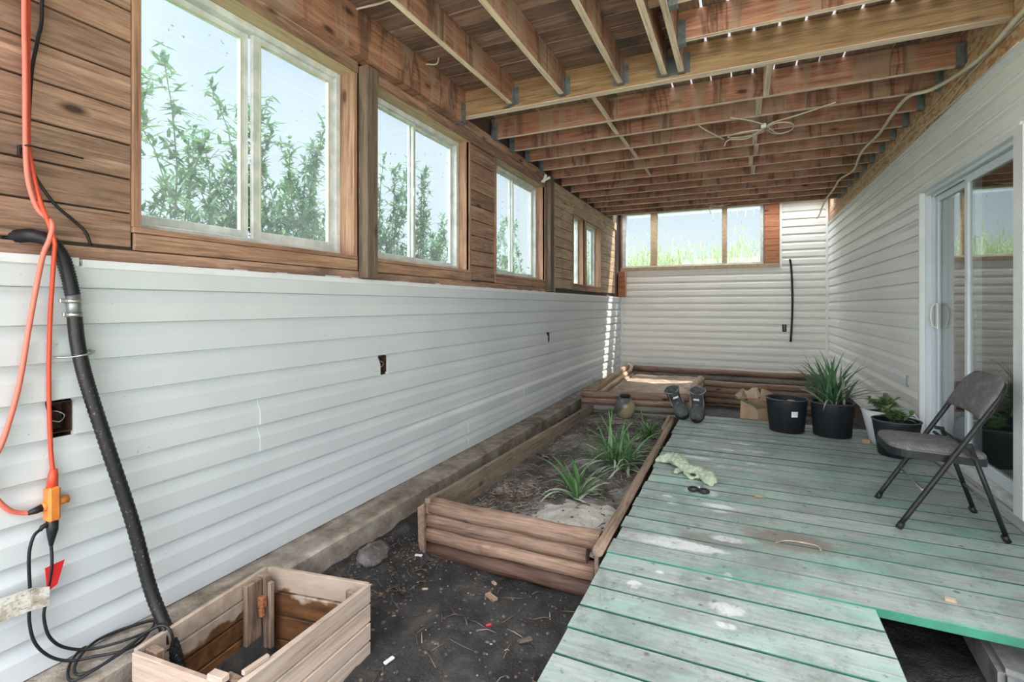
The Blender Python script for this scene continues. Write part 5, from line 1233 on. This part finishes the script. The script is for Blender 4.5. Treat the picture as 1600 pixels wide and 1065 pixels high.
# ------------------------------------------------------------------ folding chair
ch = thing('folding_chair', (0.93, 3.38, 0), 'black metal folding chair with grey woven padded seat and back', 'chair')
m, n, b = mat('grey_woven_fabric')
v = coords(n, (1, 1, 1), False)
wv_ = N(n, 'ShaderNodeTexBrick'); wv_.inputs['Scale'].default_value = 48; wv_.inputs['Color1'].default_value = (0.24, 0.23, 0.235, 1); wv_.inputs['Color2'].default_value = (0.14, 0.135, 0.14, 1); wv_.inputs['Mortar'].default_value = (0.05, 0.05, 0.055, 1); wv_.inputs['Mortar Size'].default_value = 0.05
sx = N(n, 'ShaderNodeSeparateXYZ'); n.links.new(v, sx.inputs[0])
cx = N(n, 'ShaderNodeCombineXYZ'); n.links.new(sx.outputs['Y'], cx.inputs['X']); adx = N(n, 'ShaderNodeMath', operation='ADD'); n.links.new(sx.outputs['Z'], adx.inputs[0]); n.links.new(sx.outputs['X'], adx.inputs[1]); n.links.new(adx.outputs[0], cx.inputs['Y'])
n.links.new(cx.outputs[0], wv_.inputs['Vector'])
c = mixc(n, ramp_(n, noise_(n, v, 14, 4, 0.6), [(0.5, (0, 0, 0)), (0.7, (0.4, 0.4, 0.4))]), wv_.outputs['Color'], (0.36, 0.34, 0.325))
c = mixc(n, ramp_(n, noise_(n, v, 240, 2, 0.6), [(0.4, (0.35, 0.35, 0.35)), (0.6, (0, 0, 0))]), c, (0.08, 0.078, 0.08))
n.links.new(c, b.inputs['Base Color']); b.inputs['Roughness'].default_value = 0.9
bump(n, b, noise_(n, v, 180, 3, 0.6), 0.5, 0.002)
M['weave'] = m
yn, yf_ = 3.165, 3.605
rt = 0.0125
# one bent tube: near front leg, up over the backrest, down the far front leg
mb = MB()
def fl(z): return 0.742 + (z - 0.01) * 0.5715   # x along the sloping leg
pts = [(fl(0.012), yn, 0.012), (fl(0.3), yn, 0.3), (fl(0.6), yn, 0.6), (fl(0.68), yn + 0.002, 0.68), (fl(0.735), yn + 0.02, 0.735), (fl(0.765), yn + 0.07, 0.765), (fl(0.775), (yn + yf_) / 2, 0.775), (fl(0.765), yf_ - 0.07, 0.765), (fl(0.735), yf_ - 0.02, 0.735), (fl(0.68), yf_ - 0.002, 0.68), (fl(0.6), yf_, 0.6), (fl(0.3), yf_, 0.3), (fl(0.012), yf_, 0.012)]
mb.tube(pts, rt, 12, True, None, 5); mfr = mb.build('main_frame', 'blackmetal', ch)
def rl(z): return 1.176 - (z - 0.01) * 0.318
legs = []
for y in (yn + 0.03, yf_ - 0.03):
    mb = MB(); mb.tube([(rl(0.012), y, 0.012), (rl(0.46), y, 0.46)], 0.0115, 12); legs.append(mb.build('rear_leg', 'blackmetal', ch))
for (x, y) in ((fl(0.012), yn), (fl(0.012), yf_), (rl(0.012), yn + 0.03), (rl(0.012), yf_ - 0.03)):
    mb = MB(); s_ = 1 if x < 1 else -1; mb.tube([(x - 0.003 * s_, y, 0.0005), (x + 0.012 * s_, y, 0.03)], 0.0155, 12); mb.build('foot_cap', 'black', mfr if s_ == 1 else legs[0 if y < 3.4 else 1])
mb = MB(); mb.tube([(fl(0.20), yn, 0.20), (fl(0.20), yf_, 0.20)], 0.008, 8); mb.build('front_rung', 'chrome', ch)['label'] = 'bare steel front rung'
mb = MB(); mb.tube([(rl(0.155), yn + 0.03, 0.155), (rl(0.155), yf_ - 0.03, 0.155)], 0.008, 8); mb.build('rear_rung', 'metal', ch)
mb = MB(); mb.tube([(rl(0.44), yn + 0.03, 0.44), (rl(0.44), yf_ - 0.03, 0.44)], 0.007, 8); mb.build('seat_bar', 'blackmetal', ch)
def seat_outline(g=0.0):
    P_ = []
    def c_(cx, cy, r_, a0, a1):
        for k in range(7): a = a0 + (a1 - a0) * k / 6; P_.append((cx + (r_ + g) * math.cos(a), cy + (r_ + g) * math.sin(a)))
    xa, xb = 0.715, 1.115; ya, yb = 3.195, 3.575
    c_(xa + 0.09, ya + 0.09, 0.09, 1.5 * PI, PI); c_(xa + 0.09, yb - 0.09, 0.09, PI, 0.5 * PI); c_(xb - 0.04, yb - 0.04, 0.04, 0.5 * PI, 0); c_(xb - 0.04, ya + 0.04, 0.04, 0, -0.5 * PI)
    return P_
def seatz(x): return 0.405 - (x - 0.715) * 0.03
mb = MB(); A = seat_outline(0); 
top = [mb.bm.verts.new((x, y, seatz(x) - 0.005)) for x, y in A]; bot = [mb.bm.verts.new((x, y, seatz(x) - 0.042)) for x, y in A]
k_ = len(A)
mb.bm.faces.new(top); mb.bm.faces.new(bot[::-1])
for i in range(k_): mb.bm.faces.new((top[i], bot[i], bot[(i + 1) % k_], top[(i + 1) % k_]))
mb.build('seat_pan', 'blackmetal', ch)
mb = MB(); lv = []
for g, dz in ((-0.004, -0.005), (-0.003, 0.008), (-0.012, 0.020), (-0.05, 0.028), (-0.09, 0.031)):
    A = seat_outline(g) if g > -0.039 else [(0.915 + (x - 0.915) * (1 + g * 5), 3.385 + (y - 3.385) * (1 + g * 5)) for x, y in seat_outline(-0.012)]
    lv.append([mb.bm.verts.new((x, y, seatz(x) + dz)) for x, y in A])
for a_, b_ in zip(lv[:-1], lv[1:]):
    for i in range(k_):
        f = mb.bm.faces.new((a_[i], a_[(i + 1) % k_], b_[(i + 1) % k_], b_[i])); f.smooth = True
f = mb.bm.faces.new(lv[-1]); f.smooth = True
mb.build('seat_pad', 'weave', ch)
# backrest pad curved between the tubes
mb = MB(); ny, nz_ = 24, 10
def bp(u, t_, off):
    ed = 1 - abs(2 * u - 1) ** 5
    y = yn - 0.004 + (yf_ - yn + 0.008) * u
    zlo = 0.588 + 0.010 * math.sin(PI * u); zhi = 0.712 + 0.078 * ed ** 0.6
    z = zlo + (zhi - zlo) * t_
    return Vector((fl(z) - (0.011 + off) * 0.87, y, z + (0.011 + off) * 0.5))
F_ = [[mb.bm.verts.new(bp(i / ny, j / nz_, 0.004 + 0.014 * (1 - (2 * j / nz_ - 1) ** 6) * (1 - (2 * i / ny - 1) ** 8))) for i in range(ny + 1)] for j in range(nz_ + 1)]
B_ = [[mb.bm.verts.new(bp(i / ny, j / nz_, 0.0)) for i in range(ny + 1)] for j in range(nz_ + 1)]
for j in range(nz_):
    for i in range(ny):
        f = mb.bm.faces.new((F_[j][i], F_[j][i + 1], F_[j + 1][i + 1], F_[j + 1][i])); f.smooth = True
        f = mb.bm.faces.new((B_[j][i], B_[j + 1][i], B_[j + 1][i + 1], B_[j][i + 1])); f.smooth = True
for i in range(ny):
    mb.bm.faces.new((F_[0][i], B_[0][i], B_[0][i + 1], F_[0][i + 1])); mb.bm.faces.new((F_[nz_][i], F_[nz_][i + 1], B_[nz_][i + 1], B_[nz_][i]))
for j in range(nz_):
    mb.bm.faces.new((F_[j][0], F_[j + 1][0], B_[j + 1][0], B_[j][0])); mb.bm.faces.new((F_[j][ny], B_[j][ny], B_[j + 1][ny], F_[j + 1][ny]))
mb.build('back_pad', 'weave', ch)
for y in (yn + 0.018, yf_ - 0.018):
    mb = MB(); mb.bar((fl(0.47), y, 0.455), (rl(0.45), y, 0.45), 0.003, 0.02, bev=0.0005); mb.bar((fl(0.46) - 0.0, y, 0.43), (1.06, y, 0.385), 0.003, 0.016, bev=0.0005); mb.build('hinge_link', 'blackmetal', ch)

# ------------------------------------------------------------------ litter
random.seed(4)
def sticks(name, m, regions, label, r=(0.0012, 0.0025), L=(0.02, 0.10)):
    mb = MB()
    for (x0, x1, y0, y1, zf, n_) in regions:
        for i in range(n_):
            x = random.uniform(x0, x1); y = random.uniform(y0, y1); a = random.uniform(0, PI); l = random.uniform(*L); rr = random.uniform(*r)
            if zf is zbed and math.hypot((x + 0.84) / 0.36, (y - 2.76) / 0.40) < 1 and random.random() < 0.85: continue
            z = zf(x, y) + rr + random.uniform(0, 0.006)
            x2, y2 = x + l * math.cos(a), y + l * math.sin(a)
            x2 = min(max(x2, x0 - .0), x1 + .0); y2 = min(max(y2, y0), y1)
            mb.tube([(x, y, z), ((x + x2) / 2, (y + y2) / 2, z + random.uniform(0, 0.012)), (x2, y2, zf(x2, y2) + rr + random.uniform(0, 0.006))], rr, 4)
    tag(mb.build(name, m), label, 'litter', kind='stuff')
sticks('straw_litter', 'stick', [(-1.6, -0.68, 2.5, 5.8, zbed, 340), (-1.6, -1.1, 2.55, 3.3, zbed, 220), (0.5, 1.25, 1.2, 2.2, zfloor, 60), (-1.3, -0.65, 1.3, 2.35, zfloor, 10)], 'dry straw and stems scattered over the bed soil and the dark ground')
sticks('dead_stem_litter', 'stickdark', [(-1.6, -0.68, 2.5, 5.8, zbed, 420), (-1.6, -1.1, 2.55, 3.6, zbed, 260), (-1.3, -0.65, 1.3, 2.35, zfloor, 35), (-1.85, -1.5, 1.8, 2.4, zfloor, 60)], 'brown dead stems matted over the bed soil', (0.0015, 0.003), (0.03, 0.14))
def pebbles(name, m, regions, label, r=(0.003, 0.009), flat=0.6):
    mb = MB()
    for (x0, x1, y0, y1, zf, n_) in regions:
        for i in range(n_):
            x = random.uniform(x0, x1); y = random.uniform(y0, y1); rr = random.uniform(*r)
            mt_ = Matrix.Translation((x, y, zf(x, y) + rr * 0.3)) @ Matrix.Rotation(random.uniform(0, 3), 4, 'Z') @ Matrix.Diagonal((random.uniform(.7, 1.5), 1, flat, 1))
            bmesh.ops.create_icosphere(mb.bm, subdivisions=1, radius=rr, matrix=mt_)
    tag(mb.build(name, m), label, 'litter', kind='stuff')
pebbles('soil_crumbs', 'stickdark', [(-1.9, -1.5, 1.75, 2.45, zfloor, 260), (-1.4, -0.65, 1.2, 2.38, zfloor, 200), (-1.6, -0.7, 2.5, 5.8, zbed, 260)], 'dark crumbs of soil along the footing and in the bed', (0.003, 0.011))
pebbles('pebble_litter', 'pebble', [(-1.9, -1.45, 1.75, 2.45, zfloor, 90), (-1.4, -0.65, 1.2, 2.38, zfloor, 60), (-1.6, -0.7, 2.6, 5.7, zbed, 60), (0.55, 0.85, 1.3, 2.2, zfloor, 30)], 'pale grit and bark bits on the dark ground', (0.002, 0.006))
for (x, y, l, a, mt, nm) in ((-1.30, 1.62, 0.045, 1.3, 'paper', 'white paper scrap on the dark soil near the crate corner'), (-0.83, 1.42, 0.04, 1.2, 'paper', 'white paper scrap on the dark soil beside the deck edge'), (-1.66, 2.33, 0.045, 0.1, 'paper', 'white stub on the soil beside the end of the log bed'),
                             (-1.13, 2.20, 0.07, -0.5, 'card', 'tan bark strip on the soil in front of the log bed'), (-1.18, 2.33, 0.03, -0.6, 'cardin', 'pale yellow stone on the soil in front of the log bed'), (-0.85, 1.98, 0.06, 0.7, 'stickdark', 'dark brown bark piece on the soil near the deck'), (-1.03, 1.98, 0.025, 0.6, 'tagred', 'tiny red scrap on the soil between bed and deck'), (-1.47, 2.12, 0.03, 0.3, 'cardin', 'small ochre stone on the soil near the footing')):
    mb = MB(); z = zfloor(x, y) + 0.008; mb.bar((x - l / 2 * math.cos(a), y - l / 2 * math.sin(a), z), (x + l / 2 * math.cos(a), y + l / 2 * math.sin(a), z + 0.003), l * 0.38, 0.008, bev=0.002)
    tag(mb.build('scrap', mt), nm, 'scrap')
mb = MB(); bmesh.ops.create_icosphere(mb.bm, subdivisions=4, radius=0.075, matrix=Matrix.Translation((-1.79, 2.09, -0.175)))
for v in mb.bm.verts:
    d_ = v.co - Vector((-1.79, 2.09, -0.175)); v.co += d_ * (0.5 * noise.noise(v.co * 14) + 0.2 * noise.noise(v.co * 40)); v.co.z = -0.175 + (v.co.z + 0.175) * 0.75
tag(mb.build('soil_clod', 'bedsoil'), 'grey lumpy clod of dirt between the footing and the crate corner', 'clod')

# ------------------------------------------------------------------ outside plants
def shrub(x, y, h, sp, n_stem, seed, label, dens=85, zb0=-0.25):
    n_stem = int(n_stem * 2.3); h *= 1.10
    random.seed(seed)
    t = thing('shrub', (x, y, zb0), label, 'shrub', 'shrubs outside the left windows')
    mt = MB(); ml = MB()
    for s_ in range(n_stem):
        az = random.uniform(0, 2 * PI); bx, by = x + random.uniform(-sp, sp) * 0.5, y + random.uniform(-sp, sp)
        H_ = h * random.uniform(0.55, 1.05); lean = random.uniform(0.02, 0.16)
        if s_ % 3 == 0: H_ *= 0.75
        pts = []
        for k in range(9):
            q = k / 8; curl = max(0, q - 0.8) * 5
            pts.append(Vector((bx + math.cos(az) * lean * H_ * q + 0.05 * math.sin(7 * q + s_) + math.cos(az) * curl * 0.08, by + math.sin(az) * lean * H_ * q + 0.05 * math.cos(6 * q + s_) + math.sin(az) * curl * 0.10, zb0 + H_ * (q - 0.04 * curl * q))))
        mt.tube(pts, 0.008, 5, True, [0.010 * (1 - 0.8 * i / 8) + 0.001 for i in range(9)])
        for k in range(dens):
            q = 0.3 + 0.7 * random.uniform(0, 1.0) ** 1.3; ii = min(7, int(q * 8)); p = pts[ii].lerp(pts[ii + 1], q * 8 - ii)
            a = random.uniform(0, 2 * PI); rl_ = random.uniform(0.02, 0.26) * (1.25 - q)
            tip = p + Vector((math.cos(a) * rl_, math.sin(a) * rl_, random.uniform(0.0, 0.12)))
            if random.random() < 0.35 and rl_ > 0.08: mt.tube([p, (p + tip) / 2 + Vector((0, 0, 0.01)), tip], 0.0022, 3, False)
            for e_ in range(4):
                blade(ml, p.lerp(tip, random.uniform(0.2, 1)), random.uniform(0, 6.28), random.uniform(0.045, 0.11), random.uniform(0.010, 0.021), random.uniform(-0.6, 1.0), random.uniform(0, 1.4), 0.1, 2)
    mt.build('stems', 'twig', t); ml.build('foliage', 'bush', t)
sh = [(-3.7, 1.75, 2.7, 0.5, 20, 'leafy shrub outside, filling the left pane of the nearest window'), (-3.8, 2.9, 2.95, 0.5, 22, 'leafy shrub outside behind the middle bar of the nearest window'), (-3.9, 4.0, 2.9, 0.5, 22, 'leafy shrub outside the right pane of the nearest window'),
      (-3.9, 5.1, 2.9, 0.55, 18, 'leafy shrub outside the left pane of the second window'), (-3.8, 6.2, 2.4, 0.5, 16, 'leafy shrub outside the right pane of the second window'), (-3.7, 7.6, 2.8, 0.6, 14, 'leafy shrub outside the left pane of the third window'), (-3.6, 9.3, 2.6, 0.6, 14, 'leafy shrub outside the right pane of the third window'), (-3.3, 11.5, 2.8, 0.8, 16, 'leafy shrub outside the two small far windows')]
for i, (x, y, h_, sp, ns, lb) in enumerate(sh): shrub(x, y, h_, sp, ns, 40 + i, lb)
def reeds(x0, x1, y0, y1, n_, h, seed, label):
    random.seed(seed); mb = MB()
    for i in range(n_):
        x = random.uniform(x0, x1); y = random.uniform(y0, y1); H_ = h * random.uniform(0.7, 1.08)
        if random.random() < 0.06: H_ *= 1.12
        blade(mb, (x, y, -0.25), random.uniform(0, 6.28), H_, random.uniform(0.012, 0.03), random.uniform(1.3, 1.56), random.uniform(0.05, 0.5), 0.1, 5)
        for e_ in range(5): blade(mb, (x + random.uniform(-.05, .05), y, -0.25 + H_ * random.uniform(0.55, 0.98)), random.uniform(0, 6.28), random.uniform(0.08, 0.25), random.uniform(0.006, 0.018), random.uniform(0.2, 1.4), random.uniform(0, 1), 0.1, 2)
    tag(mb.build('tall_grass', 'reed'), label, 'tall grass', kind='stuff')
reeds(-4.2, 1.6, 12.0, 13.6, 2200, 2.75, 77, 'pale tall grass and weeds outside the far end window')
